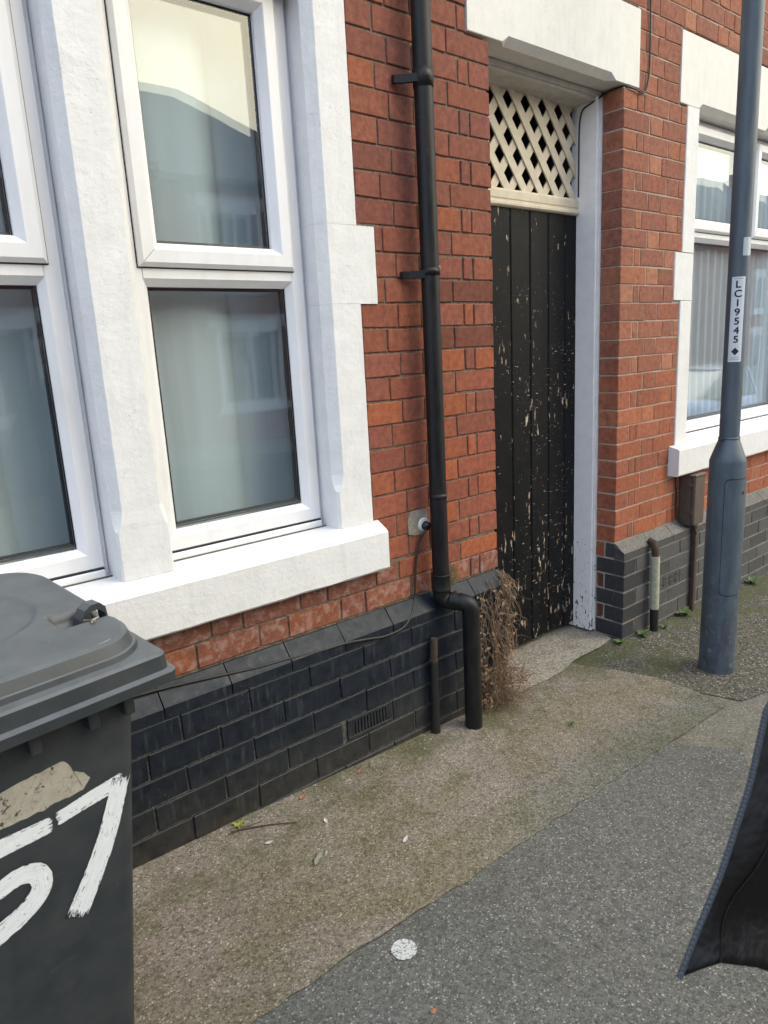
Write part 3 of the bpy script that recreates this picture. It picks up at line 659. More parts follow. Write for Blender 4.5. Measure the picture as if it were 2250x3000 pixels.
for sg, xo, xi, fo in ((1, -.697, -.855, -.619), (-1, -2.43, -2.283, -2.51)):
    quoin(sg, xo, xi, left, .349, 1.142, None); quoin(sg, xo, xi, left, 1.1425, 1.403, fo, stop=None); quoin(sg, xo, xi, left, 1.4035, 2.123, None, stop=None)
def mull(z):
    t = min(1, max(0, (z - .50) / .06)); c = .006 + .018 * t ** .6; d = .006 + .028 * t ** .6
    return [(-1.65, .124), (-1.65, FY + d), (-1.65 + c, FY), (-1.488 - c, FY), (-1.488, FY + d), (-1.488, .124)]
stone_loft('mullion', mull, sorted(zlist(.349, 2.123) + [.50, .52, .54, .56, .564]), left)
quoin(-1, 1.508, 1.636, right, .366, 1.158, None, cham=.008, stop=None); quoin(-1, 1.508, 1.636, right, 1.16, 1.405, 1.437, cham=.008, stop=None); quoin(-1, 1.508, 1.636, right, 1.409, 2.123, None, cham=.008, stop=None)
quoin(1, 3.3, 3.15, right, .366, 2.123, None, cham=.008, stop=None)
def sill(x0, x1, prof, parent, amp=.0035):
    xs = zlist(x0, x1, .03); rings = []
    n = len(xs)
    for q, x in enumerate(xs):
        r = []
        for k, (y, z) in enumerate(prof):
            zz = z; yy = y
            if k == 4 or k == 5: zz += amp * mnoise.noise((x * 9, k, 1)) + (.008 if mnoise.noise((x * 22, 3, 2)) > .45 else 0)
            if k in (2, 3): zz += .0015 * mnoise.noise((x * 15, k, 5)); yy += .0015 * mnoise.noise((x * 15, k, 8))
            r.append((x, yy, zz))
        rings.append(r)
    return put('window_sill', MB().loft(rings), 'masonry', parent)
sill(-2.52, -.672, [(.16, .352), (.0, .350), (-.050, .322), (-.058, .314), (-.058, .176), (-.050, .168), (.004, .168), (.10, .2)], left)
sill(1.452, 3.35, [(.16, .368), (.0, .366), (-.056, .352), (-.064, .345), (-.064, .205), (-.058, .197), (.004, .197), (.10, .22)], right, .002)
def lintel(x0, x1, z0, z1, chams, parent, name='lintel'):
    """stop-chamfered soffit edge"""
    xs = [x0, x0 + .003]
    for a, b in chams: xs += [a - .038, a, b, b + .038]
    xs += [x1 - .003, x1]; xs = sorted(set(xs + [x for x in zlist(x0, x1, .09)])); rings = []
    for x in xs:
        c = 0
        for a, b in chams:
            if a <= x <= b: c = 1
            elif a - .038 < x < a: c = max(c, (x - a + .038) / .038)
            elif b < x < b + .038: c = max(c, (b + .038 - x) / .038)
        c = .003 + c * .027; e = .003 if x0 < x < x1 else .006
        rings.append([wob(p, .0008, 20) for p in [(x, .122, z0), (x, -.005 + c, z0), (x, -.005, z0 + c * .95), (x, -.005, z1 - e), (x, -.002, z1), (x, .122, z1)]])
    return put(name, MB().loft(rings), 'masonry_smooth', parent)
lintel(-.121, 1.048, 2.124, 2.457, [(.112, .818)], left)
lintel(1.431, 3.42, 2.124, 2.457, [(1.66, 2.27), (2.45, 3.1)], right)
lintel(-2.49, -.60, 2.124, 2.457, [(-2.25, -1.69), (-1.45, -.89)], left)

# ------------------------------------------------------------------ windows
FR = [(0, .165), (0, .098), (.004, .094), (.046, .094), (.049, .097), (.066, .116), (.066, .126)]
SA = [(0, .098), (0, .084), (.012, .074), (.014, .074), (.048, .074), (.051, .077), (.070, .102), (.070, .122)]
def casement(parent, x0, x1, z0, z1, zt0, zt1, tops, y=0, reflect=(.0012, .0045)):
    """fixed light below, top-hung sashes above; tops = list of (x0, x1)"""
    w = tag(put('window', MB().ring(x0, x1, z0, z1, [(d, yy + y) for d, yy in FR]), 'upvc', parent), 'white uPVC window with opening top light')
    put('transom', MB().loft([[(xx, .116 + y, zt0 - .002), (xx, .097 + y, zt0 + .018), (xx, .094 + y, zt0 + .021), (xx, .094 + y, zt1 + .03), (xx, .125 + y, zt1 + .03), (xx, .125 + y, zt0 - .002)] for xx in (x0 + .05, x1 - .05)]), 'upvc', w)
    put('cill', MB().bbox((x0 + .002, .085 + y, z0 - .033), (x1 - .002, .13 + y, z0 - .004), .004), 'upvc', w)
    put('cill_joint', MB().box((x0 + .004, .0905 + y, z0 - .005), (x1 - .004, .128 + y, z0 + .001)), 'gasket', w)
    put('edge_trim', MB().bbox((x1 + .0005, .108 + y, z0 - .03), (x1 + .014, .13 + y, z1), .003), 'upvc', w)
    gx0, gx1 = x0 + .066, x1 - .066
    def pane(a, b, c, d, yy):
        gk = .005
        put('gasket', MB().ring(a - .002, b + .002, c - .002, d + .002, [(0, yy - .003), (gk, yy - .001), (gk, yy + .004)]), 'gasket', w)
        put('spacer', MB().ring(a + .001, b - .001, c + .001, d - .001, [(.003, yy + .004), (.010, yy + .006), (.010, yy + .020), (.0, yy + .022)]), 'gasket', w)
        put('pane', MB().add([(a, yy, c), (b, yy, c), (b, yy, d), (a, yy, d)], [(0, 1, 2, 3)]), 'glass', w)
        r, q = reflect
        put('pane', MB().add([(a, yy + .020 - r, c), (b, yy + .020 - r + q * .6, c), (b, yy + .022 + r * .8, d), (a, yy + .022 + r * .2, d)], [(0, 1, 2, 3)]), 'glass', w)
    pane(gx0, gx1, z0 + .074, zt0, .124 + y)
    for a, b in tops:
        s = put('sash', MB().ring(a, b, zt1, z1 - .022, [(d, yy + y) for d, yy in SA]), 'upvc', w)
        put('sash_gap', MB().ring(a - .004, b + .004, zt1 - .004, z1 - .018, [(0, .0935 + y), (.01, .0935 + y)]), 'gasket', w)
        pane(a + .070, b - .070, zt1 + .070, z1 - .092, .118 + y)
        mj = MB()
        for cx, cz, ux, uz in ((a, zt1, 1, 1), (b, zt1, -1, 1), (a, z1 - .022, 1, -1), (b, z1 - .022, -1, -1)):
            p, q, e, yy = .013, .049, .0006, .0736 + y
            mj.add([(cx + ux * p - e, yy, cz + uz * p + e * uz), (cx + ux * p + e, yy, cz + uz * p - e * uz), (cx + ux * q + e, yy, cz + uz * q - e * uz), (cx + ux * q - e, yy, cz + uz * q + e * uz)], [(0, 1, 2, 3)])
        put('mitre_joint', mj, 'mitre', s)
    for a, b in zip(tops, tops[1:]):
        put('mullion_bar', MB().box((a[1] - .02, .0945 + y, zt1 - .01), (b[0] + .02, .125 + y, z1 - .05)), 'upvc', w)
    return w
casement(left, -1.486, -.866, .380, 2.120, 1.204, 1.257, [(-1.449, -.909)])
casement(left, -2.281, -1.665, .380, 2.120, 1.204, 1.257, [(-2.245, -1.702)])
casement(right, 1.6375, 3.146, .398, 2.120, 1.495, 1.545, [(1.70, 2.475), (2.52, 3.10)], 0, (.001, .002))
# joint of old sealant between window cills and the sills
for x0, x1, z in ((-1.487, -.857, .3485), (-2.282, -1.652, .3485)):
    put('sealant', MB().box((x0, .078, z), (x1, .086, z + .006)), 'gap', left)
def curtain(name, label, x0, x1, z0, z1, y, mat, f, grp, amp=.018, lift=None):
    n = int((x1 - x0) / .006); m = 14; V = []; F = []
    for i in range(n + 1):
        x = x0 + (x1 - x0) * i / n
        for k in range(m + 1):
            z = z0 + (z1 - z0) * k / m; t = 1 - k / m
            yy = y + amp * (.5 + .6 * t) * math.sin(x * f + 3.5 * mnoise.noise((x * 3, z * .5, y))) + amp * (.6 if f > 40 else .35) * mnoise.noise((x * 18, z * 1.2, 2)) + .10 * amp * mnoise.noise((x * 55, z * .8, 4))
            zz = z + (lift(x, t) if lift else 0)
            if f < 40: yy += .05 * max(0, min(1, ((x - x0) / (x1 - x0) - .55) / .12)) ** 1.5
            V.append((x + .01 * mnoise.noise((x * 6, z * 2, 1)) * t, yy, zz))
    for i in range(n):
        for k in range(m): F.append((i * (m + 1) + k, (i + 1) * (m + 1) + k, (i + 1) * (m + 1) + k + 1, i * (m + 1) + k + 1))
    return tag(put(name, MB().add(V, F, True), mat), label, 'curtain', grp)
G1 = 'curtains behind the windows'
curtain('voile_curtain', 'pale voile curtain in the window between the mullion and the red brick pier', -1.52, -.83, .36, 2.14, .235, 'curtain', 11, G1, .010)
curtain('voile_curtain', 'pale voile curtain in the window behind the wheelie bin', -2.32, -1.62, .36, 2.14, .235, 'curtain', 10, G1, .010)
curtain('net_curtain', 'gathered net curtain hanging behind the window beside the lamp post', 1.60, 3.2, .38, 2.14, .175, 'net', 75, G1, .013)
def room(name, x0, x1, y0, y1, z0, z1, mat, parent, open_front=True):
    V = [(x0, y0, z0), (x1, y0, z0), (x1, y1, z0), (x0, y1, z0), (x0, y0, z1), (x1, y0, z1), (x1, y1, z1), (x0, y1, z1)]
    F = [(0, 1, 2, 3), (4, 7, 6, 5), (1, 5, 6, 2), (2, 6, 7, 3), (3, 7, 4, 0)]
    return put(name, MB().add(V, F), mat, parent)
room('interior', -3.0, -.06, .126, 3.6, -.45, 2.6, 'room', left); room('interior', 1.05, 4.2, .126, 3.6, -.45, 2.6, 'room', right)
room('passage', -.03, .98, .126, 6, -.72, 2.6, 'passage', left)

# ------------------------------------------------------------------ passage door
pd = left
DY = .23
planks = [-.035, .105, .245, .385, .525, .665, .80, .915]
door = put('door', MB().box((-.02, DY + .03, -.50), (.90, DY + .045, -.36)).box((-.02, DY + .03, 1.25), (.90, DY + .045, 1.39)), 'door', left)
tag(door, 'black plank door with peeling paint')
for a, b in zip(planks, planks[1:]):
    dz = rnd.uniform(-.006, .006); mb = MB(); bb = .006
    zb, zt_ = -.572 + dz + .012 * (a < .2), 1.60
    prof = [(a + .0012, DY + .026), (a + .0012, DY + bb), (a + .0012 + bb, DY + rnd.uniform(-.001, .001)), (b - .0012 - bb, DY), (b - .0012, DY + bb), (b - .0012, DY + .026)]
    mb.loft([[(x, y, z) for x, y in prof] for z in (zb, zb + .5, .6, zt_)]); put('plank', mb, 'door', door)
# frame: posts, head, rail
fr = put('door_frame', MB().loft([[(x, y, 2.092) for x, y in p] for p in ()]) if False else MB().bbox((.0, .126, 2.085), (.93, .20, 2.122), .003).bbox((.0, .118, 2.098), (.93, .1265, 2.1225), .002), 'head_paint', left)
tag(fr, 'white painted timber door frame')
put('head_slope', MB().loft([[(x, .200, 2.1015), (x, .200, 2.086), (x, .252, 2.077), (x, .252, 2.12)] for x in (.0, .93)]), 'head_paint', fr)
for sgn in (1, -1):
    if sgn > 0: pts = [(.8895, .26), (.8895, .118), (.8925, .1145), (.908, .1145), (.9085, .1175), (.9125, .1175), (.913, .1125), (.929, .1125), (.929, .26)]
    else: pts = [(.05, .26), (.05, .118), (.047, .1145), (.031, .1145), (.0305, .1175), (.0265, .1175), (.026, .1125), (.004, .1125), (.004, .26)]
    rings = [[wob((x, y, z), .0016, 18) for x, y in pts] for z in zlist(-.604, 2.0975, .05)]
    put('post', MB().loft(rings), 'white_post', fr)
rail = MB().loft([[(x, DY + .02, 1.582), (x, DY - .012, 1.585), (x, DY - .020, 1.592), (x, DY - .020, 1.602), (x, DY - .014, 1.608), (x, DY - .010, 1.610), (x, DY - .010, 1.618), (x, DY - .013, 1.621), (x, DY - .013, 1.652), (x, DY - .004, 1.663), (x, DY + .02, 1.665)] for x in (.05, .8935)])
put('rail', rail, 'cream_timber', fr)
lat = put('lattice', MB().bbox((.05, DY + .006, 1.664), (.07, DY + .02, 2.078), .002), 'cream_timber', fr)
def clip_slat(x0, z0, dx, dz, hw, xa, xb, za, zb):
    """polygon of a slat of half width hw through (x0, z0) clipped to the opening"""
    l = math.hypot(dx, dz); dx /= l; dz /= l; nx, nz_ = -dz, dx
    poly = [(x0 + nx * hw + dx * t, z0 + nz_ * hw + dz * t) for t in (-2, 2)] + [(x0 - nx * hw + dx * t, z0 - nz_ * hw + dz * t) for t in (2, -2)]
    for ax, lim, sg in ((0, xa, 1), (0, xb, -1), (1, za, 1), (1, zb, -1)):
        out = []
        for p, q in zip(poly, poly[1:] + poly[:1]):
            ip = (p[ax] - lim) * sg >= 0; iq = (q[ax] - lim) * sg >= 0
            if ip: out.append(p)
            if ip != iq: t = (lim - p[ax]) / (q[ax] - p[ax]); out.append((p[0] + (q[0] - p[0]) * t, p[1] + (q[1] - p[1]) * t))
        poly = out
        if len(poly) < 3: return None
    return poly
def slat(poly, y0, y1):
    n = len(poly); return put('slat', MB().add([(x, y0, z) for x, z in poly] + [(x, y1, z) for x, z in poly], [tuple(range(n)), tuple(range(2 * n - 1, n - 1, -1))] + [(i, (i + 1) % n, n + (i + 1) % n, n + i) for i in range(n)]), 'cream_timber', fr)
xa, xb, za, zb = .055, .886, 1.663, 2.085
k = -6
for k in range(-8, 14):       # front laths lean down to the right
    p = clip_slat(.421 + .122 * k + rnd.uniform(-.002, .002), 2.067, .314, -.394, .0205, xa, xb, za, zb)
    if p: slat(p, DY + .002, DY + .009)
for k in range(-14, 14):      # laths behind
    p = clip_slat(.43 + .122 * k, 2.016, .30, .385, .0200, xa, xb, za, zb)
    if p: slat(p, DY + .0095, DY + .0165)

# ------------------------------------------------------------------ drain pipe
dp = thing('drainpipe', 'tall black plastic drainpipe down the brick pier with bend onto the plinth', 'drainpipe', (-.337, -.152, gz(-.337)))
PX, PY = -.412, -.062
put('pipe', MB().tube([(PX, PY, 3.6), (PX, PY, 1.93)], 0.0344, 24).tube([(PX, PY, 1.93), (PX, PY, 1.265)], 0.0340, 24), 'pipe', dp)
put('pipe', MB().tube([(PX, PY, 1.262), (PX, PY, .40)], 0.0340, 24).tube([(PX, PY, .398), (PX, PY, .03)], 0.0340, 24), 'pipe', dp)
for z, n in ((1.90, 1), (1.252, 1)):
    b = MB().lathe([(0.0340, z + .022), (0.0380, z + .022), (0.0380, z - .012), (0.0364, z - .016), (0.0364, z - 0.0360), (0.0340, z - 0.0360)] if z > 1.5 else [(0.0340, z + .012), (0.0376, z + .012), (0.0376, z - .014), (0.0340, z - .014)], PX, PY, 28, False)
    zz = z - .01
    b.loft([[(PX - .035, PY - .012, zz + h) for h in (-.013, .013)] + [(PX - .035, PY + .012, zz + h) for h in (.013, -.013)],
            [(PX - .075, -.030, zz + h) for h in (-.013, .013)] + [(PX - .075, -.012, zz + h) for h in (.013, -.013)],
            [(PX - .095, -.018, zz + h) for h in (-.013, .013)] + [(PX - .095, -.003, zz + h) for h in (.013, -.013)]])
    put('bracket', b, 'pipe', dp)
put('joint', MB().lathe([(0.0340, .418), (0.0362, .418), (0.0362, .40), (0.0340, .398)], PX, PY, 28, False), 'pipe', dp)
put('socket', MB().lathe([(0.0340, .086), (0.0388, .086), (0.0388, .082), (0.0380, .080), (0.0380, .026), (0.0388, .024), (0.0388, .016), (0.0340, .016)], PX, PY, 28, False), 'pipe', dp)
el = fillet([(PX, PY, .02), (PX, PY, -.022), (-.378, -.105, -.032), (-.337, -.152, -0.0400), (-.337, -.152, -.12)], 8, .5)
eb = MB().tube(el, 0.0358, 24)
a = Vector((PX + .027, PY - .035, -.027)); d = (Vector((-.337, -.152, -0.0400)) - Vector((PX, PY, -.022))).normalized()
eb.tube([a, a + d * .012], 0.0394, 24); eb.tube([a + d * .03, a + d * .034], 0.0390, 24)
put('elbow', eb, 'pipe', dp)
put('lower_pipe', MB().tube([(-.337, -.152, -.085), (-.338, -.153, gz(-.337) - .02)], [0.0355, 0.0365], 24), 'pipe', dp)
# small stub pipe
sp = thing('stub_pipe', 'rusty cut off black pipe stub standing against the plinth left of the drainpipe', 'pipe', (-.49, -.085, gz(-.49)), 'cut off pipes by the plinths')
M['rust'] = simple('rusty_iron', (.07, .042, .028), .8, .6, 60, .5); M['blackiron'] = simple('black_iron', (.018, .018, .018), .45, .5, 40, .3)
put('pipe', MB().tube([(-.492, -.082, gz(-.49) - .02), (-.483, -.078, -.262)], [.0205, .0160], 14), 'blackiron', sp)
put('pipe_end', MB().tube([(-.483, -.078, -.262), (-.474, -.074, -.172)], [.0155, .0150], 14).tube([(-.4845, -.078, -.268), (-.4835, -.078, -.258)], .0185, 14), 'rust', sp)
sp2 = thing('stub_pipe', 'upright pipe stub with yellowed plastic sleeve against the blue brick plinth', 'pipe', (1.195, -.095, gz(1.2)), 'cut off pipes by the plinths')
M['sleeve'] = simple('yellowed_sleeve', (.46, .46, .35), .6, .35, 40, .2)
put('pipe', MB().tube([(1.195, -.092, gz(1.2) - .02), (1.19, -.092, -.50)], .0225, 14), 'blackiron', sp2)
put('sleeve', MB().tube([(1.19, -.092, -.505), (1.184, -.092, -.20)], .0245, 16), 'sleeve', sp2)
put('pipe_end', MB().tube([(1.184, -.092, -.20), (1.184, -.09, -.16), (1.186, -.075, -.125), (1.188, -.05, -.120)], .0205, 14), 'rust', sp2)

# ------------------------------------------------------------------ cables and meter box
def cable(name, label, pts, r, mat, cat='cable', g='black cables clipped to the walls'):
    mb = MB().tube(fillet(pts, 6, .4), r, 6); o = put(name, mb, mat); return tag(o, label, cat, g)
cable('cable', 'black cable running from the round wall gland down and along the plinth top', [(-.445, -.022, .286), (-.462, -.03, .262), (-.474, -.014, .235), (-.498, -.010, .150), (-.510, -.010, .01), (-.520, -.014, -.014), (-.560, -.046, -.048), (-.62, -.062, -.088), (-.72, -.064, -.092), (-.80, -.060, -.078), (-.90, -.054, -.064), (-1.0, -.052, -.062), (-1.12, -.046, -.050), (-1.25, -.042, -.044), (-1.44, -.030, -.024), (-1.6, -.02, -.008), (-1.9, -.014, .004), (-2.4, -.012, .006)], .0048, 'cable_dusty')
cable('cable', 'thin black cable drooping down the brickwork from above into the lattice opening', [(1.118, -.008, 2.73), (1.124, -.008, 2.45), (1.13, -.008, 2.30), (1.128, -.008, 2.20), (1.105, -.008, 2.118), (1.06, -.010, 2.104), (1.02, -.010, 2.112), (.94, -.004, 2.118), (.925, .05, 2.117), (.918, .105, 2.108), (.896, .115, 2.088), (.884, .16, 2.072), (.8855, .20, 2.06), (.8865, .215, 2.0), (.8865, .216, 1.8), (.886, .216, 1.67)], .0040, 'cable')
gl = thing('cable_gland', 'round black cable gland on mortar patch beside the drainpipe', 'cable gland', (-.445, 0, .286))
M['render_patch'] = mat_mortar('grey_render_patch', (.26, .235, .19), (.40, .36, .29)); M['whiteplastic'] = simple('white_plastic', (.7, .7, .7), .5)
pp = [(-.522 + .008 * mnoise.noise((k * 1.3, 2, 2)) + dx, z + .006 * mnoise.noise((k, 5, 1))) for k, (dx, z) in enumerate([(0, .262), (.03, .252), (.075, .250), (.104, .26), (.106, .30), (.098, .345), (.05, .352), (.012, .35), (.0, .31)])]
n = len(pp); put('render_patch', MB().add([(x, -.004, z) for x, z in pp] + [(x, .006, z) for x, z in pp], [tuple(range(n))] + [(i, (i + 1) % n, n + (i + 1) % n, n + i) for i in range(n)]), 'render_patch', gl)
put('collar', MB().tube([(-.445, -.004, .288), (-.447, -.016, .289)], [.030, .024], 16), 'whiteplastic', gl)
put('plug', MB().tube([(-.445, -.014, .286), (-.444, -.032, .284), (-.445, -.036, .282)], [.019, .018, .012], 16), 'cable', gl)
M['meter'] = simple('brown_meter_plastic', (.105, .078, .062), .5, .3, 30, .1); M['conduit'] = simple('brown_conduit', (.075, .042, .032), .55, .4, 30)
mbx = thing('meter_box', 'brown plastic meter box under the stone sill by the lamp post', 'meter box', (1.62, 0, -.09))
put('box', MB().bbox((1.585, -.075, -.115), (1.715, .0, .178), .006), 'meter', mbx); put('cover', MB().bbox((1.582, -.098, -.108), (1.700, -.0745, .182), .006), 'meter', mbx)
put('cover_lip', MB().bbox((1.58, -.102, .178), (1.705, -.06, .190), .003), 'meter', mbx)
for z in (.12, -.04): put('clip', MB().bbox((1.578, -.088, z), (1.5855, -.06, z + .018), .002), 'meter', mbx)
put('conduit', MB().bbox((1.636, -.086, gz(1.64) - .01), (1.664, -.060, -.1155), .004), 'conduit', mbx)
cable('cable', 'black cable looping below the stone sill beside the brown meter box', [(1.53, -.006, .175), (1.525, -.012, .10), (1.520, -.014, .0), (1.53, -.02, -.075), (1.565, -.045, -.108), (1.61, -.07, -.112), (1.65, -.085, -.13)], .0045, 'cable')
cable('cable', 'grey dusty cable looped under the brown meter box onto the plinth', [(1.548, -.006, .12), (1.545, -.012, .0), (1.55, -.02, -.07), (1.59, -.05, -.118), (1.63, -.075, -.115), (1.64, -.09, -.17)], .0035, 'cable_dusty')

# ------------------------------------------------------------------ lamp post
LX, LY = .954, -.562
lpst = thing('lamp_post', 'grey steel lamp post with wide base and white number label', 'lamp post', (LX, LY, gz(LX)))
zg = gz(LX)
put('base_column', MB().lathe([(.082, zg - .03), (.081, zg + .1), (.079, .3), (.0785, .398), (.0775, .408), (.070, .43), (.055, .472), (.0475, .492), (.0445, .504)], LX, LY, 48), 'post', lpst)
put('shaft', MB().lathe([(.0428, .50), (.0425, 2.3), (.0425, 5.2)], LX, LY, 40), 'post', lpst)
put('collar', MB().lathe([(.043, .512), (.0462, .512), (.0462, .503), (.043, .502)], LX, LY, 40, False), 'post', lpst)
put('bracket_arm', MB().tube([(LX, LY, 5.15), (LX, LY - .1, 5.45), (LX, LY - .6, 5.6)], .03, 12), 'post', lpst)
M['lantern'] = simple('lantern_housing', (.25, .26, .27), .4)
put('lantern', MB().loft([[(LX + sx * w, LY - .55 - t, 5.6 + h) for sx, h in ((-1, 0), (1, 0), (.7, .09), (-.7, .09))] for t, w in ((0, .05), (.1, .1), (.45, .09), (.5, .04))]), 'lantern', lpst)
put('collar_tab', MB().bbox((LX - .078, LY - .0, .503), (LX - .04, LY + .012, .508), .001), 'gasket', lpst)
camdir = math.atan2(-2.056 - LY, -2.308 - LX)          # label faces the camera side
def cyl(a, r, z): return (LX + r * math.cos(camdir + a), LY + r * math.sin(camdir + a), z)
def cyl_patch(a0, a1, z0, z1, r, rc, n=20, m=12, thick=.003):
    """rounded rectangle wrapped on the column, outline raised"""
    pts = []; w = (a1 - a0) * r; h = z1 - z0
    for cx, cz, s in ((w - rc, rc, -90), (w - rc, h - rc, 0), (rc, h - rc, 90), (rc, rc, 180)):
        for k in range(6): an = R_(s + 90 * k / 5); pts.append((cx + rc * math.cos(an), cz + rc * math.sin(an)))
    bm = bmesh.new(); f = bm.faces.new([bm.verts.new((x, 0, z)) for x, z in pts])
    e = bmesh.ops.inset_region(bm, faces=[f], thickness=.002)
    mb = MB()
    # strips across so that the patch follows the curve
    cols = [w * k / n for k in range(n + 1)]
    def span(x):
        if x < rc: d = rc - math.sqrt(max(0, rc * rc - (rc - x) ** 2))
        elif x > w - rc: d = rc - math.sqrt(max(0, rc * rc - (x - w + rc) ** 2))
        else: d = 0
        return d, h - d
    bm.free(); V = []; F = []
    for x in cols:
        lo, hi = span(x)
        for z in (lo, hi):
            for rr in (r, r + thick): V.append(cyl(a0 + x / r, rr, z0 + z))
    for i in range(n):
        o = 4 * i; q = o + 4
        F += [(o + 1, q + 1, q + 3, o + 3), (o, q, q + 1, o + 1), (o + 2, o + 3, q + 3, q + 2)]
    F += [(0, 1, 3, 2), (4 * n, 4 * n + 2, 4 * n + 3, 4 * n + 1)]
    return mb.add(V, F)
dr = put('access_door', cyl_patch(R_(-4), R_(96), -.225, .325, .0783, .022, 40, thick=.0045), 'post', lpst)
put('door_gap', cyl_patch(R_(-6), R_(98), -.229, .329, .0778, .023, 40, thick=.0035), 'gasket', dr)
put('lock', MB().tube([cyl(R_(58), .08, .262), cyl(R_(58), .0836, .262)], .008, 10), 'gasket', dr)
M['label'] = simple('white_label', (.62, .66, .70), .4, .06); M['ink'] = simple('black_ink', (.010, .012, .016), .5); M['print'] = simple('faint_print', (.35, .38, .42), .5)
lo_a = R_(5)
lb = put('number_label', cyl_patch(lo_a - R_(37), lo_a + R_(37), .848, 1.207, .0427, .002, 24, thick=.0007), 'label', lpst)
def glyph_mesh(ch, cx_a, zc, hgt, r):
    cu = bpy.data.curves.new('g', 'FONT'); cu.body = ch; cu.align_x = 'CENTER'; cu.align_y = 'CENTER'; cu.size = hgt * 1.38; cu.offset = 0
    ob = bpy.data.objects.new('g', cu); COL.objects.link(ob); dg = bpy.context.evaluated_depsgraph_get(); me = bpy.data.meshes.new_from_object(ob.evaluated_get(dg))
    bm = bmesh.new(); bm.from_mesh(me); bpy.data.objects.remove(ob); bpy.data.meshes.remove(me)
    bmesh.ops.triangulate(bm, faces=bm.faces[:]); bmesh.ops.subdivide_edges(bm, edges=[e for e in bm.edges if e.calc_length() > .004], cuts=4)
    bmesh.ops.triangulate(bm, faces=bm.faces[:])
    xs = [v.co.x for v in bm.verts]; ys = [v.co.y for v in bm.verts]; mx_, my_ = (min(xs) + max(xs)) / 2, (min(ys) + max(ys)) / 2
    for v in bm.verts: v.co = Vector(cyl(cx_a + (v.co.x - mx_) * 1.12 / r, r, zc + (v.co.y - my_)))
    base_ = MB().bm(bm); out = MB()
    for q, (da, dz) in enumerate(((0, 0), (.0011, 0), (-.0011, 0), (0, .0009), (0, -.0009), (.0008, .0007), (-.0008, -.0007))):
        V = []
        for x, y, z in base_.v:
            a = math.atan2(y - LY, x - LX) + da / r; rr_ = math.hypot(x - LX, y - LY) + .00002 * q; V.append((LX + rr_ * math.cos(a), LY + rr_ * math.sin(a), z + dz))
        out.add(V, base_.f)
    return out
for k, ch in enumerate('LC19545'):
    put('letter' if ch.isalpha() else 'digit', glyph_mesh(ch, lo_a, 1.178 - k * .0385 - .002, .030, .0445), 'ink', lb)
zc = .893; dm = [cyl(lo_a + math.cos(a) * .0155 / .044, .0447, zc + math.sin(a) * .0165) for a in [R_(90 * k) for k in range(4)]]
dmid = cyl(lo_a, .0448, zc); put('diamond', MB().add(dm + [dmid], [(0, 1, 4), (1, 2, 4), (2, 3, 4), (3, 0, 4)]), 'ink', lb)
for z, w in ((.866, .018), (.858, .022), (1.200, .018)): put('small_print', cyl_patch(lo_a - w / .044, lo_a + w / .044, z - .0016, z + .0012, .0434, .0003, 10, thick=.0003), 'print', lb)
M['tape'] = NT('clear_tape').base((.42, .47, .49)).rough(.25).m
put('tape', cyl_patch(R_(18), R_(78), 1.292, 1.366, .0427, .002, 16, thick=.0005), 'tape', lpst)
M['rustpaint'] = simple('lichen_scab', (.22, .17, .05), .9, .6, 90)
put('rust_scab', cyl_patch(R_(62), R_(84), .655, .73, .0424, .008, 6, thick=.001), 'rustpaint', lpst)

# ------------------------------------------------------------------ wheelie bin (local frame: x along its front, y towards the wall)
BA = R_(8)
P0 = Vector((-1.9, -.75, 0)); bz = gz(-2.15)
bex = Vector((math.cos(BA), math.sin(BA), 0)); bey = Vector((-math.sin(BA), math.cos(BA), 0))
borg = P0 - bex * .255; borg.z = bz
wb = thing('wheelie_bin', 'black wheelie bin with white painted 57 in front of the window', 'wheelie bin', borg, None, BA)
ZT = .400 - bz                              # body rim height above ground
hw_t, hw_b = .262, .175
def by(z): return .0 + (.352 - bz - z) * .06        # front leans in towards the ground
def bhw(z): return hw_b + (hw_t - hw_b) * (z / (.352 - bz))
def rrect(x0, x1, y0, y1, r, z, n=5):
    o = []
    for cx, cy, s in ((x1 - r, y0 + r, -90), (x1 - r, y1 - r, 0), (x0 + r, y1 - r, 90), (x0 + r, y0 + r, 180)):
        for k in range(n + 1): an = R_(s + 90 * k / n); o.append((cx + r * math.cos(an), cy + r * math.sin(an), z))
    return o
rings = []
for z in [0.03 + (ZT - .03) * k / 10 for k in range(11)]:
    rings.append(rrect(-bhw(z), bhw(z), by(z), .49 - (ZT - z) * .08, .03, z))
put('body', MB().loft(rings, True, True, True), 'bin', wb, True)
# rim ribs under the lid
for x in (-.235, -.165, -.06, .06, .165, .235): put('rim_rib', MB().bbox((x - .010, -.024, ZT - .075), (x + .010, .004, ZT - .004), .003), 'bin', wb, True)
put('rim', MB().loft([rrect(-.280, .280, -.030, .50, .03, ZT - .022), rrect(-.280, .280, -.030, .50, .03, ZT - .002)]), 'bin', wb, True)
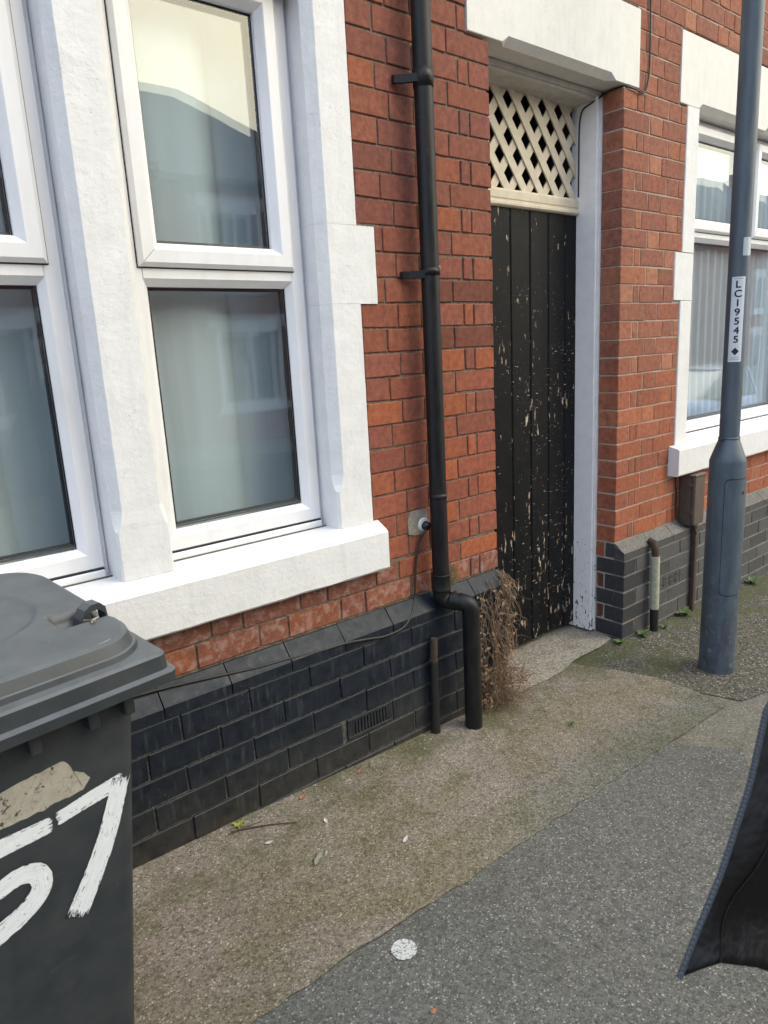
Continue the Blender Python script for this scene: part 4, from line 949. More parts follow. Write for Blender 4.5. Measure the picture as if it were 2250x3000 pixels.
# lid: flange, step, raised plateau
L0 = .412 - bz
def lidz(y, z): return z + .055 * max(0, min(1, (y + .05) / .65))
def rr_side(x0, x1, y0, y1, rf, rb_, n=8, ns=24):
    """outline with front radius rf, back radius rb_, right and left sides subdivided"""
    o = []
    for cx, cy, s_, r in ((x1 - rf, y0 + rf, -90, rf), (x1 - rb_, y1 - rb_, 0, rb_), (x0 + rb_, y1 - rb_, 90, rb_), (x0 + rf, y0 + rf, 180, rf)):
        for k in range(n + 1): an = R_(s_ + 90 * k / n); o.append((cx + r * math.cos(an), cy + r * math.sin(an)))
        if s_ == -90: o += [(x1, y0 + rf + (y1 - rb_ - y0 - rf) * k / ns) for k in range(1, ns)]
        if s_ == 90: o += [(x0, y1 - rb_ + (y0 + rf - y1 + rb_) * k / ns) for k in range(1, ns)]
    return o
RX, RY = .232, .134
def dip(x, y):
    """hand recess, open towards the sides"""
    dx = max(0, (RX - .040) - abs(x)); dy = max(0, abs(y - RY) - .026); d = math.hypot(dx, dy)
    return .034 * max(0, 1 - d / .014)
def lring(x0, x1, y0, y1, r, z, rb_=.02, cut=False):
    o = []
    for x, y in rr_side(x0, x1, y0, y1, r, rb_):
        zz = z
        if cut: zz = min(z, L0 + .067 - dip(x, y))
        o.append((x, y, lidz(y, zz)))
    return o
LW = .318; LF = -.070; LB = .52
lid = MB()
rs = [lring(-LW, LW, LF, LB, .02, L0 - .030), lring(-LW - .002, LW + .002, LF - .002, LB, .022, L0 - .010), lring(-LW + .009, LW - .009, LF + .009, LB, .02, L0 - .005), lring(-LW + .011, LW - .011, LF + .011, LB, .02, L0 + .023),
      lring(-LW + .016, LW - .016, LF + .016, LB - .004, .02, L0 + .028),
      lring(-.291, .291, LF + .030, .505, .085, L0 + .031, .10), lring(-.288, .288, LF + .033, .503, .083, L0 + .041, .10, True), lring(-.284, .284, LF + .036, .50, .082, L0 + .043, .10, True), lring(-.278, .278, LF + .044, .497, .08, L0 + .062, .10, True), lring(-.269, .269, LF + .053, .49, .075, L0 + .067, .095, True)]
lid.loft(rs, False, True, False)
def lid_top():
    mb = MB(); NX, NY = 90, 80; x1, y0, y1, rf, rb_ = .2689, LF + .0531, .4899, .075, .095; V = []; F = []
    for a in range(NX + 1):
        for b in range(NY + 1):
            u = a / NX * 2 - 1; y = y0 + (y1 - y0) * b / NY; lim = x1
            if y < y0 + rf: lim = x1 - rf + math.sqrt(max(0, rf * rf - (y0 + rf - y) ** 2))
            if y > y1 - rb_: lim = x1 - rb_ + math.sqrt(max(0, rb_ * rb_ - (y - y1 + rb_) ** 2))
            x = lim * u; z = L0 + .067 - dip(x, y); q = math.hypot((x - .02) / .17, (y - .26) / .145)      # shallow oval dish
            z -= .006 * max(0, min(1, (1 - q) / .05)); V.append((x, y, lidz(y, z)))
    for a in range(NX):
        for b in range(NY): o = a * (NY + 1) + b; F.append((o, o + NY + 1, o + NY + 2, o + 1))
    return mb.add(V, F, True)
lid_o = put('lid', lid, 'bin', wb, True)
lid_o.data.polygons.foreach_set('use_smooth', [True] * len(lid_o.data.polygons)); lid_o.data.set_sharp_from_angle(angle=R_(28))
put('lid_top', lid_top(), 'bin', lid_o, True)
for sx in (1, -1):
    mb = MB(); pts = [(sx * .218, RY, lidz(RY, L0 + .030)), (sx * .226, RY, lidz(RY, L0 + .058)), (sx * .236, RY, lidz(RY, L0 + .076)), (sx * .250, RY, lidz(RY, L0 + .085)), (sx * .268, RY, lidz(RY, L0 + .085)), (sx * .279, RY, lidz(RY, L0 + .074)), (sx * .283, RY, lidz(RY, L0 + .030))]
    mb.loft([[(x, y - .017, z), (x, y + .017, z), (x - sx * .003, y + .017, z - .013), (x - sx * .003, y - .017, z - .013)] for x, y, z in pts]); put('lid_handle', mb, 'bin', lid_o, True)
M['feather'] = simple('dried_scrap', (.42, .36, .25), .9, .4, 80)
put('hinge_handle', MB().tube([(-.22, .555, L0 + .02), (.22, .555, L0 + .02)], .014, 10).bbox((-.2, .50, L0 - .03), (-.16, .56, L0 + .03), .003).bbox((.16, .50, L0 - .03), (.2, .56, L0 + .03), .003), 'bin', wb, True)
for sx in (-1, 1):
    wmb = MB(); cx = sx * .235; wmb.loft([[(cx + t, .42 + .1 * s * math.cos(a), .1 + .1 * s * math.sin(a)) for a in [2 * math.pi * k / 24 for k in range(24)]] for t, s in ((-.022, .9), (-.018, 1), (.018, 1), (.022, .9))]); put('wheel', wmb, 'gasket', wb, True)
def face_pt(x, zw, off=.0015):
    """point on the bin's front face; x from the right front edge at rim height (metres), zw world height"""
    zl = zw - bz; return (.255 + x, by(zl) - off, zl)
def stroke(pts, widths, name='painted_digit', off=.0016, seed=0):
    """dry brush stroke on the front face with ragged outline"""
    P = fillet([(a, b, 0) for a, b in pts], 8, .45); n = len(P); out = []; N = 40
    acc = [0]
    for p, q in zip(P, P[1:]): acc.append(acc[-1] + (q - p).length)
    res = []
    for k in range(N + 1):
        s = acc[-1] * k / N; i = max(i for i in range(n) if acc[i] <= s + 1e-9); i = min(i, n - 2); t = (s - acc[i]) / max(1e-6, acc[i + 1] - acc[i]); p = P[i].lerp(P[i + 1], t)
        d = (P[min(i + 2, n - 1)] - P[max(i - 1, 0)]).normalized(); nn = Vector((-d.y, d.x, 0)); w = widths[0] + (widths[1] - widths[0]) * k / N
        res.append((p, nn, w, d))
    V = []; F = []; m = 9
    for k, (p, nn, w, d) in enumerate(res):
        for q in range(m):
            s = q / (m - 1) * 2 - 1; e = .0016 * mnoise.noise((k * .9, q * 3.1, seed)) if q in (0, m - 1) else 0
            end = (.006 * mnoise.noise((q * 2.3, seed, 1)) if k in (0, N) else 0)
            pt = p + nn * (w / 2 * s + e) + d * end; V.append(face_pt(pt.x, pt.y, off))
    for k in range(N):
        for q in range(m - 1): o = k * m + q; F.append((o, o + m, o + m + 1, o + 1))
    mb = MB().add(V, F); mb.uv = [(acc[-1] * k / N + seed, (q / (m - 1) - .5) * res[k][2], min(k, N - k) / N) for k in range(N + 1) for q in range(m)]; return mb
def put_strokes(strokes):
    mb = MB(); uv = []
    for st in strokes: mb.add(st.v, st.f); uv += st.uv
    o = put('painted_digit', mb, 'brush', wb, True); at = o.data.attributes.new('stroke', 'FLOAT_VECTOR', 'POINT')
    for d, u in zip(at.data, uv): d.vector = u
    return o
seven = stroke([(-.172, .170), (-.10, .180), (-.040, .184)], (.027, .034), seed=1)
s2 = stroke([(-.044, .192), (-.075, .105), (-.105, .04), (-.163, -.055)], (.036, .046), seed=2, off=.0020)
put_strokes((seven, s2))
five = stroke([(-.182, .166), (-.25, .168), (-.335, .172)], (.032, .038), seed=3)
put_strokes((five, stroke([(-.330, .172), (-.300, .125), (-.285, .078)], (.030, .026), seed=4, off=.0020), stroke([(-.300, .084), (-.250, .100), (-.215, .085), (-.212, .045), (-.255, .015), (-.32, -.002), (-.37, -.012)], (.034, .046), seed=5, off=.0024)))
pl = [(-.258, .272), (-.20, .276), (-.152, .280), (-.138, .270), (-.132, .250), (-.112, .240), (-.102, .222), (-.116, .206), (-.15, .204), (-.19, .202), (-.262, .203), (-.33, .204), (-.33, .268)]
bm = bmesh.new(); bm.faces.new([bm.verts.new((x, 0, z)) for x, z in pl]); bmesh.ops.triangulate(bm, faces=bm.faces[:]); bmesh.ops.subdivide_edges(bm, edges=bm.edges[:], cuts=4)
for v in bm.verts:
    b = .004 * mnoise.noise((v.co.x * 60, v.co.z * 60, 1)) if v.is_boundary else 0; v.co = Vector(face_pt(v.co.x + b, v.co.z + b, .001))
put('sticker_remains', MB().bm(bm), 'sticker', wb, True)

sp_ = wb_m = Matrix.Translation(borg) @ Matrix.Rotation(BA, 4, 'Z')
sm_ = MB()
for a_, l_ in ((.3, .016), (2.4, .018), (4.6, .014), (4.2, .022)):
    c = Vector((.236, .086, lidz(.086, L0 + .0685))); d = Vector((math.cos(a_), math.sin(a_), .12)) * l_; n_ = Vector((-d.y, d.x, 0)).normalized() * .0035
    sm_.add([wb_m @ (c - n_), wb_m @ (c + n_ * .8 + Vector((0, 0, .002))), wb_m @ (c + d + n_ * .5), wb_m @ (c + d - n_ * .3)], [(0, 1, 2, 3)])
tag(put('dry_scrap', sm_, 'feather'), 'small beige dried scrap on the bin lid in front of its grab handle', 'scrap')
# ------------------------------------------------------------------ dried creeper at the plinth end
M['dry'] = simple('dried_stems', (.40, .26, .155), .85, .55, 70); M['dry_dark'] = simple('dried_stems_dark', (.22, .14, .085), .9, .5, 70)
dw = thing('dried_creeper', 'dried brown creeper hanging over the black plinth corner to the pavement', 'dead plant', (-.12, -.1, gz(-.1)))
def hair(mb, p, d, L, n, r, grav, wig, rr):
    pts = [Vector(p)]; d = Vector(d).normalized()
    for k in range(n):
        d = (d + Vector((rr.uniform(-wig, wig), rr.uniform(-wig, wig), rr.uniform(-wig, wig) - grav))).normalized()
        q = pts[-1] + d * L / n
        if q.z < gz(q.x) + .016: q.z = gz(q.x) + .016
        if q.x < .0 and q.y > -.060 and q.z < -.07: q.y = -.060 - rr.uniform(0, .008)
        pts.append(q)
    mb.tube(pts, [r * (1 - .6 * k / n) for k in range(n + 1)], 3, False)
rr = random.Random(5); A = MB(); B = MB()
for k in range(235):      # hanging strands
    c = rr.choice((-.015, -.03, -.04, -.10, -.11, -.19)); x = c + rr.gauss(0, .013); x = min(x, .02)
    z = rr.uniform(-.38, -.02); y = -.064 - abs(rr.gauss(0, .012)) if z < -.055 else -.064 - (z + .055) * -.9
    hair(A if rr.random() < .6 else B, (x, y, z), (rr.uniform(-.5, .6), -.3, -1), rr.uniform(.06, .22), 6, rr.uniform(.0008, .0017), .25, .55, rr)
for k in range(30):
    hair(A, (rr.uniform(-.06, .012), -.006 - rr.uniform(0, .04), -.004 - rr.uniform(0, .03)), (.4, -.8, -.3), rr.uniform(.06, .16), 6, .0014, .4, .5, rr)
LFB = MB()
for k in range(430):
    u = rr.random(); x = rr.choice((-.015, -.035, -.10, -.19)) + rr.gauss(0, .02); x = min(x, .03); z = rr.uniform(gz(x) + .02, -.05) if u < .6 else gz(x) + rr.uniform(.012, .14)
    y = -.066 - abs(rr.gauss(0, .014 if u < .6 else .045)); L = rr.uniform(.006, .018); a = Vector((rr.gauss(0, 1), rr.gauss(0, 1), rr.gauss(0, 1))).normalized(); b = a.orthogonal().normalized(); c = Vector((x, y, z))
    LFB.add([c - a * L, c - b * L * .45 + a.cross(b) * L * .2, c + a * L, c + b * L * .4 + a.cross(b) * L * .3], [(0, 1, 2), (0, 2, 3)])
o = put('dead_leaves', LFB, 'dry', dw); o['kind'] = 'stuff'
put('hanging_stems', A, 'dry', dw); [c_ for c_ in dw.children if c_.name.startswith('hanging')][0]['kind'] = 'stuff'
o = put('dark_stems', B, 'dry_dark', dw); o['kind'] = 'stuff'
T = MB(); U = MB()
for k in range(620):      # tuft at the foot
    x = rr.gauss(-.11, .065); x = max(-.30, min(.06, x)); y = -.072 - abs(rr.gauss(0, .042)) - (.03 if x > -.05 else 0)
    zb = gz(x) + .012
    hair(T if rr.random() < .55 else U, (x, y, zb + rr.uniform(0, .16)), (rr.uniform(-.6, .9), rr.uniform(-1, .2), rr.uniform(.0, 1.3)), rr.uniform(.03, .11), 5, rr.uniform(.0007, .0015), .22, .5, rr)
o = put('tuft', T, 'dry', dw); o['kind'] = 'stuff'; o = put('dark_tuft', U, 'dry_dark', dw); o['kind'] = 'stuff'
M['moss'] = simple('pale_moss', (.30, .29, .13), .95, .5, 120, .6)
def moss_clump(name, label, cx, cy, cz, rx, rz_, n, mat, vertical=True, g=None):
    mb = MB(); r2 = random.Random(int(cx * 1000))
    for k in range(n):
        a = r2.uniform(0, 6.28); q = math.sqrt(r2.random()); x = cx + rx * q * math.cos(a); z = cz + rz_ * q * math.sin(a) if vertical else cz; y = cy if vertical else cy + rz_ * q * math.sin(a)
        if not vertical: z = gz(x) + .008
        for t in range(3):
            d = Vector((r2.gauss(0, .6), -1 if vertical else r2.gauss(0, .6), r2.gauss(.2, .5) if vertical else 1)).normalized() * r2.uniform(.004, .011); s = d.orthogonal().normalized() * .0012
            p = Vector((x, y, z)); mb.add([p - s, p + s, p + d], [(0, 1, 2)])
    return tag(put(name, mb, mat), label, 'moss', g)
moss_clump('moss', 'pale mossy growth on the bricks right of the drainpipe foot', -.305, -.006, .035, .045, .055, 420, 'moss')

# ------------------------------------------------------------------ weeds and litter
M['leaf'] = simple('weed_leaf', (.10, .15, .045), .6, .4, 60); M['leaf_y'] = simple('yellow_leaf', (.30, .33, .06), .6, .3, 60)
def weed(x, y, size, n, label, mat='leaf', seed=0):
    r2 = random.Random(seed); t = thing('weed', label, 'weed', (x, y, gz(x) + .006), 'weeds along the wall foot')
    for k in range(n):
        a = 6.28 * k / n + r2.uniform(-.4, .4); L = size * r2.uniform(.6, 1.1); w = L * .22; up = r2.uniform(.25, .9); V = []; F = []
        for q in range(5):
            s = q / 4; rad = L * s; z = L * up * math.sin(s * 2.2) * .6 + .002; ww = w * math.sin(math.pi * min(1, s * .92 + .08)) + .0006
            c = Vector((x + rad * math.cos(a), y + rad * math.sin(a), gz(x) + .006 + z)); sd = Vector((-math.sin(a), math.cos(a), 0)) * ww
            V += [c - sd, c - Vector((0, 0, ww * .3)), c + sd]
        for q in range(4): o = q * 3; F += [(o, o + 3, o + 4, o + 1), (o + 1, o + 4, o + 5, o + 2)]
        put('leaf', MB().add(V, F, True), mat, t)
    return t
weed(1.072, -.092, .055, 11, 'small green weed at the foot of the plinth left of the sleeved pipe', seed=1)
weed(1.544, -.085, .07, 12, 'bright green weed at the plinth foot under the meter box', seed=2)
weed(.887, -.075, .045, 9, 'small weed at the plinth corner beside the white post', seed=3)
weed(1.262, -.115, .035, 8, 'tiny weed just right of the sleeved pipe foot', seed=4)
weed(2.43, -.09, .07, 10, 'weed at the plinth foot right of the lamp post', seed=5)
weed(-1.41, -.085, .028, 6, 'yellow green seedling beside the twig at the black wall', 'leaf_y', 6)
weed(-.03, -.42, .022, 7, 'tiny green seedling in the open pavement before the door', seed=7)
M['twig'] = simple('brown_twig', (.10, .055, .032), .8); M['chip'] = simple('pale_chip', (.62, .60, .54), .8, .3, 90); M['orange_bit'] = simple('brick_crumb', (.35, .16, .09), .9)
def ztan(x, e=.0085): return gz(x) + e
tag(put('twig', MB().tube([(-1.445, -.098, ztan(-1.44) + .003), (-1.39, -.125, ztan(-1.39) + .006), (-1.322, -.158, ztan(-1.32) + .004), (-1.255, -.207, ztan(-1.25) + .007)], [.0022, .0026, .0022, .0014], 6), 'twig'), 'thin brown twig lying on the pavement by the black wall', 'twig', 'dry sticks on the pavement')
tag(put('twig', MB().tube([(-1.46, -.105, ztan(-1.46) + .002), (-1.40, -.115, ztan(-1.40) + .009), (-1.34, -.118, ztan(-1.34) + .003)], [.0014, .0016, .0010], 5), 'twig'), 'short thinner stick beside the longer twig at the wall foot', 'twig', 'dry sticks on the pavement')
# curled dry leaf
def curl(x, y, s, ang, label, mat='chip', name='dry_leaf', cat='leaf', g='litter on the pavement'):
    V = []; F = []; ca, sa = math.cos(ang), math.sin(ang); n = 8
    for i in range(n + 1):
        t = i / n * 2 - 1; w = s * .42 * (1 - .75 * t * t) + .001
        for k in range(5):
            u = k / 4 * 2 - 1; lx = s * t; ly = w * u; z = .25 * s * (u * u) + .35 * s * max(0, t) ** 2 + .001 + .12 * s * mnoise.noise((t * 3, u * 2, x))
            z = max(z, .0006); V.append((x + lx * ca - ly * sa, y + lx * sa + ly * ca, ztan(x) + z))
    for i in range(n):
        for k in range(4): o = i * 5 + k; F.append((o, o + 5, o + 6, o + 1))
    o = tag(put(name, MB().add(V, F, True), mat), label, cat, g); m = o.modifiers.new('t', 'SOLIDIFY'); m.thickness = .0012; return o
M['leafdry'] = simple('dry_grey_leaf', (.30, .28, .21), .7, .5, 60)
curl(-1.300, -.405, .030, .5, 'curled grey green leaf lying on the tan pavement', 'leafdry')
curl(-1.285, -.398, .016, -.3, 'pale broken petiole beside the curled leaf on the pavement', 'chip')
curl(-1.178, -.262, .012, 1.3, 'small white chip behind the curled leaf', 'chip', 'paint_chip', 'chip')
curl(-1.38, -.231, .012, -.5, 'white sliver left of the curled leaf near the twig', 'chip', 'paint_chip', 'chip')
curl(-1.041, -.514, .014, .4, 'white flake right of the curled leaf on the tan pavement', 'chip', 'paint_chip', 'chip')
curl(-.906, -.102, .016, .3, 'rusty orange leaf at the foot of the black wall below the slotted vent', 'orange_bit')
curl(-1.16, -.095, .016, .3, 'rusty orange leaf scrap at the wall foot beyond the twig', 'orange_bit')
def crumb(x, y, s, mat, label, zoff=0.008):
    bm = bmesh.new(); bmesh.ops.create_icosphere(bm, subdivisions=1, radius=s)
    for v in bm.verts: v.co = Vector((v.co.x * 1.2, v.co.y, v.co.z * .5)) * (1 + .35 * mnoise.noise(v.co * 90 + Vector((x * 9, y * 9, 0)))) + Vector((x, y, gz(x) + zoff + s * .3))
    return tag(put('pebble', MB().bm(bm), mat), label, 'pebble', 'litter on the pavement')
crumb(-1.397, -1.02, .008, 'orange_bit', 'small orange brick crumb on the dark asphalt', .004)
crumb(-.112, -1.046, .007, 'chip', 'white pebble on grey asphalt nearest the black coat', 0)
crumb(-.327, -.985, .0065, 'chip', 'white pebble on grey asphalt left of another pebble', 0)
crumb(-.80, -1.33, .008, 'chip', 'white pebble on the asphalt just under the coat hem', 0)
G = MB(); r3 = random.Random(11)
for k in range(900):      # loose grit along the wall foot and over the pavement
    if r3.random() < .55: x = r3.uniform(-1.9, -.1); y = -.06 - abs(r3.gauss(0, .07))
    else: x = r3.uniform(-1.9, 1.6); y = r3.uniform(-1.7, -.05)
    s = r3.uniform(.0012, .0034); p = Vector((x, y, gz(x) + .009)); V = [p + Vector((r3.uniform(-s, s), r3.uniform(-s, s), h)) for h in (0, 0, 0)] + [p + Vector((0, 0, s * 1.2))]
    V = [p + Vector((s * math.cos(a) * r3.uniform(.6, 1.3), s * math.sin(a) * r3.uniform(.6, 1.3), 0)) for a in (0, 1.6, 3.1, 4.7)] + [p + Vector((0, 0, s * r3.uniform(.5, 1.1)))]
    G.add(V, [(0, 1, 4), (1, 2, 4), (2, 3, 4), (3, 0, 4)])
M['grit'] = None
tg = NT('loose_grit'); vv = tg.new('ShaderNodeTexVoronoi'); vv.inputs['Scale'].default_value = 60; tg.l.new(tg.pos(), vv.inputs['Vector']); sc_ = tg.new('ShaderNodeSeparateColor'); tg.l.new(vv.outputs['Color'], sc_.inputs[0])
tg.base(tg.ramp(sc_.outputs[0], [(0, (.05, .04, .03)), (.45, (.13, .10, .08)), (.7, (.25, .2, .15)), (.9, (.6, .57, .5))])).rough(.9); M['grit'] = tg.m
tag(put('grit', G, 'grit'), 'loose grit scattered along the wall foot', kind='stuff')
# painted white spot on the asphalt
t = NT('worn_white_spot'); a = t.math('ADD', t.math('MULTIPLY', t.noise(190, 4, .7), .7), t.math('MULTIPLY', t.noise(40, 3), .3))
t.base(t.mix(t.ramp(a, [(.43, 0), (.50, 1)]), (.14, .145, .145), (.56, .56, .53))).rough(.85).bump(t.noise(200, 3), .5, .003); M['spot'] = t.m
def disc(x, y, r, dz, n=28, seed=0): return MB().add([(x + (r * (1 + .08 * mnoise.noise((k * .7, seed, 1)))) * math.cos(2 * math.pi * k / n), y + (r * (1 + .08 * mnoise.noise((k * .7, seed, 1)))) * math.sin(2 * math.pi * k / n), gz(x) + dz) for k in range(n)], [tuple(range(n))])
tag(put('paint_spot', disc(-1.331, -.838, .034, .0085), 'spot'), 'round worn white paint spot on the dark asphalt', 'paint spot')
t = NT('faint_white_spot'); t.base(t.mix(t.ramp(t.noise(210, 4, .7), [(.56, 0), (.62, .7)]), (.10, .104, .103), (.5, .5, .47))).rough(.9); M['spot2'] = t.m

# ------------------------------------------------------------------ person whose open coat reaches into the picture
M['skin'] = simple('skin', (.50, .32, .24), .5, .08); M['trouser'] = simple('dark_trousers', (.02, .022, .028), .9); M['hair'] = simple('dark_hair', (.03, .02, .015), .5)
def mat_coat():
    t = NT('black_coat_nylon'); t.b.inputs['Specular IOR Level'].default_value = .25; n = t.noise(7, 4, .6, t.mapped((1.5, 1.5, .6)), .8); f = t.noise(900, 2)
    t.base(t.mix(n, (.0060, .0050, .0044), (.0108, .0092, .0082))).rough(.42).bump(t.math('ADD', n, t.math('MULTIPLY', f, .02)), .55, .022); return t.m
M['coat'] = mat_coat(); M['zip'] = simple('grey_zip', (.075, .088, .105), .4, .3, 200)
BX, BY = -1.13, -1.98
face = Vector((-.88, .47, 0)).normalized(); side = Vector((face.y, -face.x, 0))    # side: the person's right... towards -y is left
pg = thing('person', 'person in a black zipped coat at the right edge', 'person', (BX, BY, gz(BX)))
g0 = gz(BX)
def body_pt(f_, s_, z): return Vector((BX, BY, 0)) + face * f_ + side * s_ + Vector((0, 0, g0 + z))
bv = {}; ed = []; rad = []
def bn(k, f_, s_, z, r, par=None):
    bv[k] = len(rad); rad.append((body_pt(f_, s_, z), r))
    if par: ed.append((bv[par], bv[k]))
bn('pelvis', 0, 0, .96, .135); bn('waist', 0, 0, 1.12, .125, 'pelvis'); bn('chest', -.01, 0, 1.32, .145, 'waist'); bn('neckb', -.02, 0, 1.47, .075, 'chest'); bn('neck', -.005, 0, 1.54, .055, 'neckb'); bn('head', .02, 0, 1.62, .085, 'neck'); bn('crown', .005, 0, 1.70, .088, 'head'); bn('top', 0, 0, 1.745, .06, 'crown')
for sg, n in ((1, 'r'), (-1, 'l')):
    bn('hip' + n, 0, sg * .095, .90, .095, 'pelvis'); bn('knee' + n, .02, sg * .10, .49, .058, 'hip' + n); bn('calf' + n, -.01, sg * .10, .34, .054, 'knee' + n); bn('ank' + n, -.01, sg * .10, .09, .038, 'calf' + n); bn('foot' + n, .08, sg * .11, .045, .036, 'ank' + n); bn('toe' + n, .17, sg * .12, .035, .028, 'foot' + n)
    bn('sh' + n, -.02, sg * .185, 1.41, .062, 'chest'); bn('elb' + n, -.04, sg * .235, 1.12, .042, 'sh' + n); bn('wri' + n, .06, sg * .235, .90, .028, 'elb' + n); bn('palm' + n, .085, sg * .232, .83, .033, 'wri' + n)
    for q, (df, L) in enumerate(((-.024, .068), (-.008, .078), (.008, .075), (.023, .06))):
        bn('f%d%s' % (q, n), .09 + df, sg * .232, .79, .0095, 'palm' + n); bn('g%d%s' % (q, n), .096 + df, sg * .228, .79 - L * .55, .0085, 'f%d%s' % (q, n)); bn('h%d%s' % (q, n), .10 + df, sg * .218, .79 - L, .0075, 'g%d%s' % (q, n))
    bn('t1' + n, .115, sg * .215, .825, .011, 'palm' + n); bn('t2' + n, .135, sg * .208, .79, .009, 't1' + n)
me = bpy.data.meshes.new('body'); org = Vector(pg.location)
me.from_pydata([tuple(p - org) for p, r in rad], ed, []); bo = bpy.data.objects.new('body', me); COL.objects.link(bo); bo.parent = pg
sk = bo.modifiers.new('skin', 'SKIN'); 
for v, (p, r) in zip(me.skin_vertices[0].data, rad): v.radius = (r, r)
me.skin_vertices[0].data[0].use_root = True
ss = bo.modifiers.new('sub', 'SUBSURF'); ss.levels = 2; ss.render_levels = 2
dg = bpy.context.evaluated_depsgraph_get(); nm = bpy.data.meshes.new_from_object(bo.evaluated_get(dg)); bo.modifiers.clear(); bo.data = nm; nm.name = 'body'
nm.materials.clear(); nm.materials.append(M['skin']); nm.materials.append(M['trouser'])
for p in nm.polygons:
    p.use_smooth = True; p.material_index = 1 if p.center.z < 1.47 and abs(Vector(p.center).to_2d().dot(side.to_2d())) < .21 else 0
# face features
fm = MB()
bm = bmesh.new(); bmesh.ops.create_uvsphere(bm, u_segments=16, v_segments=10, radius=.102)
for v in bm.verts: v.co = body_pt(-.012 + v.co.x * .98, v.co.y * .86, 1.695 + v.co.z * .92) + (Vector((0, 0, -.05)) if v.co.x < -.03 and v.co.z < 0 else Vector((0, 0, 0))) + (face * -.03 if v.co.z < .02 and v.co.x > 0 else Vector((0, 0, 0)))
put('hair', MB().bm(bm, True), 'hair', pg)
put('nose', MB().loft([[body_pt(.092, -.012, 1.615), body_pt(.118, 0, 1.612), body_pt(.092, .012, 1.615)], [body_pt(.094, -.006, 1.66), body_pt(.102, 0, 1.66), body_pt(.094, .006, 1.66)]]), 'skin', pg)
for sg in (-1, 1):
    put('eye', MB().tube([body_pt(.086, sg * .032, 1.648), body_pt(.098, sg * .031, 1.648)], [.012, .007], 10), 'whiteplastic', pg); put('ear', MB().tube([body_pt(-.0, sg * .083, 1.60), body_pt(-.006, sg * .094, 1.63), body_pt(-.006, sg * .086, 1.66)], [.010, .013, .009], 8), 'skin', pg)
M['lip'] = simple('lips', (.38, .16, .13), .5); put('mouth', MB().tube([body_pt(.094, -.022, 1.583), body_pt(.103, 0, 1.584), body_pt(.094, .022, 1.583)], [.004, .007, .004], 8), 'lip', pg)
for sg in (-1, 1): put('shoe', MB().loft([[body_pt(f_, sg * .11 + s_ * w, z) for s_, z in ((-1, .0), (1, .0), (1, hh * .6), (.5, hh), (-.5, hh), (-1, hh * .6))] for f_, w, hh in ((-.08, .035, .08), (-.04, .042, .10), (.06, .048, .085), (.17, .045, .055), (.205, .03, .035))]), 'trouser', pg)
# coat: front left edge follows the measured outline; the skirt swings forward in the wind
edge = [(-1.30, -1.905, .95), (-1.41, -1.815, .74), (-1.523, -1.757, .568), (-1.555, -1.757, .479), (-1.599, -1.750, .383), (-1.628, -1.743, .328), (-1.656, -1.736, .270)]
def coat_ring(k, K):
    t = k / K; z = 1.43 + g0 + (.835 - 1.43) * t
    # edge point at this ring
    ez = [e[2] for e in edge]; top = Vector(body_pt(.12, -.05, 1.43)); pts = [top] + [Vector(e) for e in edge]
    u = t * (len(pts) - 1); i = min(int(u), len(pts) - 2); E = pts[i].lerp(pts[i + 1], u - i)
    ring = []; n = 44
    a0, a1 = R_(-42), R_(-322)
    rx = .155 + .06 * t; ry = .225 + .03 * t if t > .1 else .17 + .5 * t
    for q in range(n + 1):
        s = q / n; an = a0 + (a1 - a0) * s; p = Vector((BX, BY, 0)) + face * (rx * math.cos(an)) + side * (ry * math.sin(an)); zz = z + .012 * mnoise.noise((s * 9, t, 1)) * t
        p.z = zz; b = max(0, 1 - s / .42); b = b * b * (3 - 2 * b)
        near = b ** 1.2
        p = p.lerp(E + Vector((0, 0, 0)), near)
        p += (face * mnoise.noise((s * 14, t * 3.0, 2)) + side * mnoise.noise((s * 14, t * 3.0, 7))) * ((.012 + .042 * t) * (1 - near ** 6))
        p.z += .028 * t ** 6 * math.exp(-((s - .075) / .04) ** 2)
        if k == K: p.z += .004 * math.sin(s * 40) * (1 - near ** 4)
        ring.append(tuple(p))
    return ring
K = 36; rings = [coat_ring(k, K) for k in range(K + 1)]
ct = MB().loft(rings, False, False, True)
co = put('coat', ct, 'coat', pg); sm = co.modifiers.new('s', 'SOLIDIFY'); sm.thickness = .007
bpy.context.view_layer.update()
for sg, n in ((1, 'r'), (-1, 'l')):
    put('sleeve', MB().tube([rad[bv['neckb']][0] + side * sg * .06 + Vector((0, 0, -.03)), rad[bv['sh' + n]][0] + side * sg * .015, rad[bv['elb' + n]][0], rad[bv['wri' + n]][0]], [.07, .088, .068, .052], 14), 'coat', pg)
zp = [Vector(r[0]) for r in rings]; ZP = MB().tube(zp, .0035, 6)
for q, (a_, b_) in enumerate(zip(zp, zp[1:])):
    nn = max(1, int((b_ - a_).length / .0045))
    for k in range(nn):
        p = a_.lerp(b_, k / nn); ZP.box(p - Vector((.0045, .0025, .0011)), p + Vector((.0018, .0025, .0011)))
put('zip', ZP, 'zip', pg)
st_ = MB()
for dq in (3, 6): st_.tube([Vector(r[dq]) + (Vector((-2.3, -2.06, .98)) - Vector(r[dq])).normalized() * .002 for r in rings], .0012, 4)
put('stitching', st_, 'coat', pg)

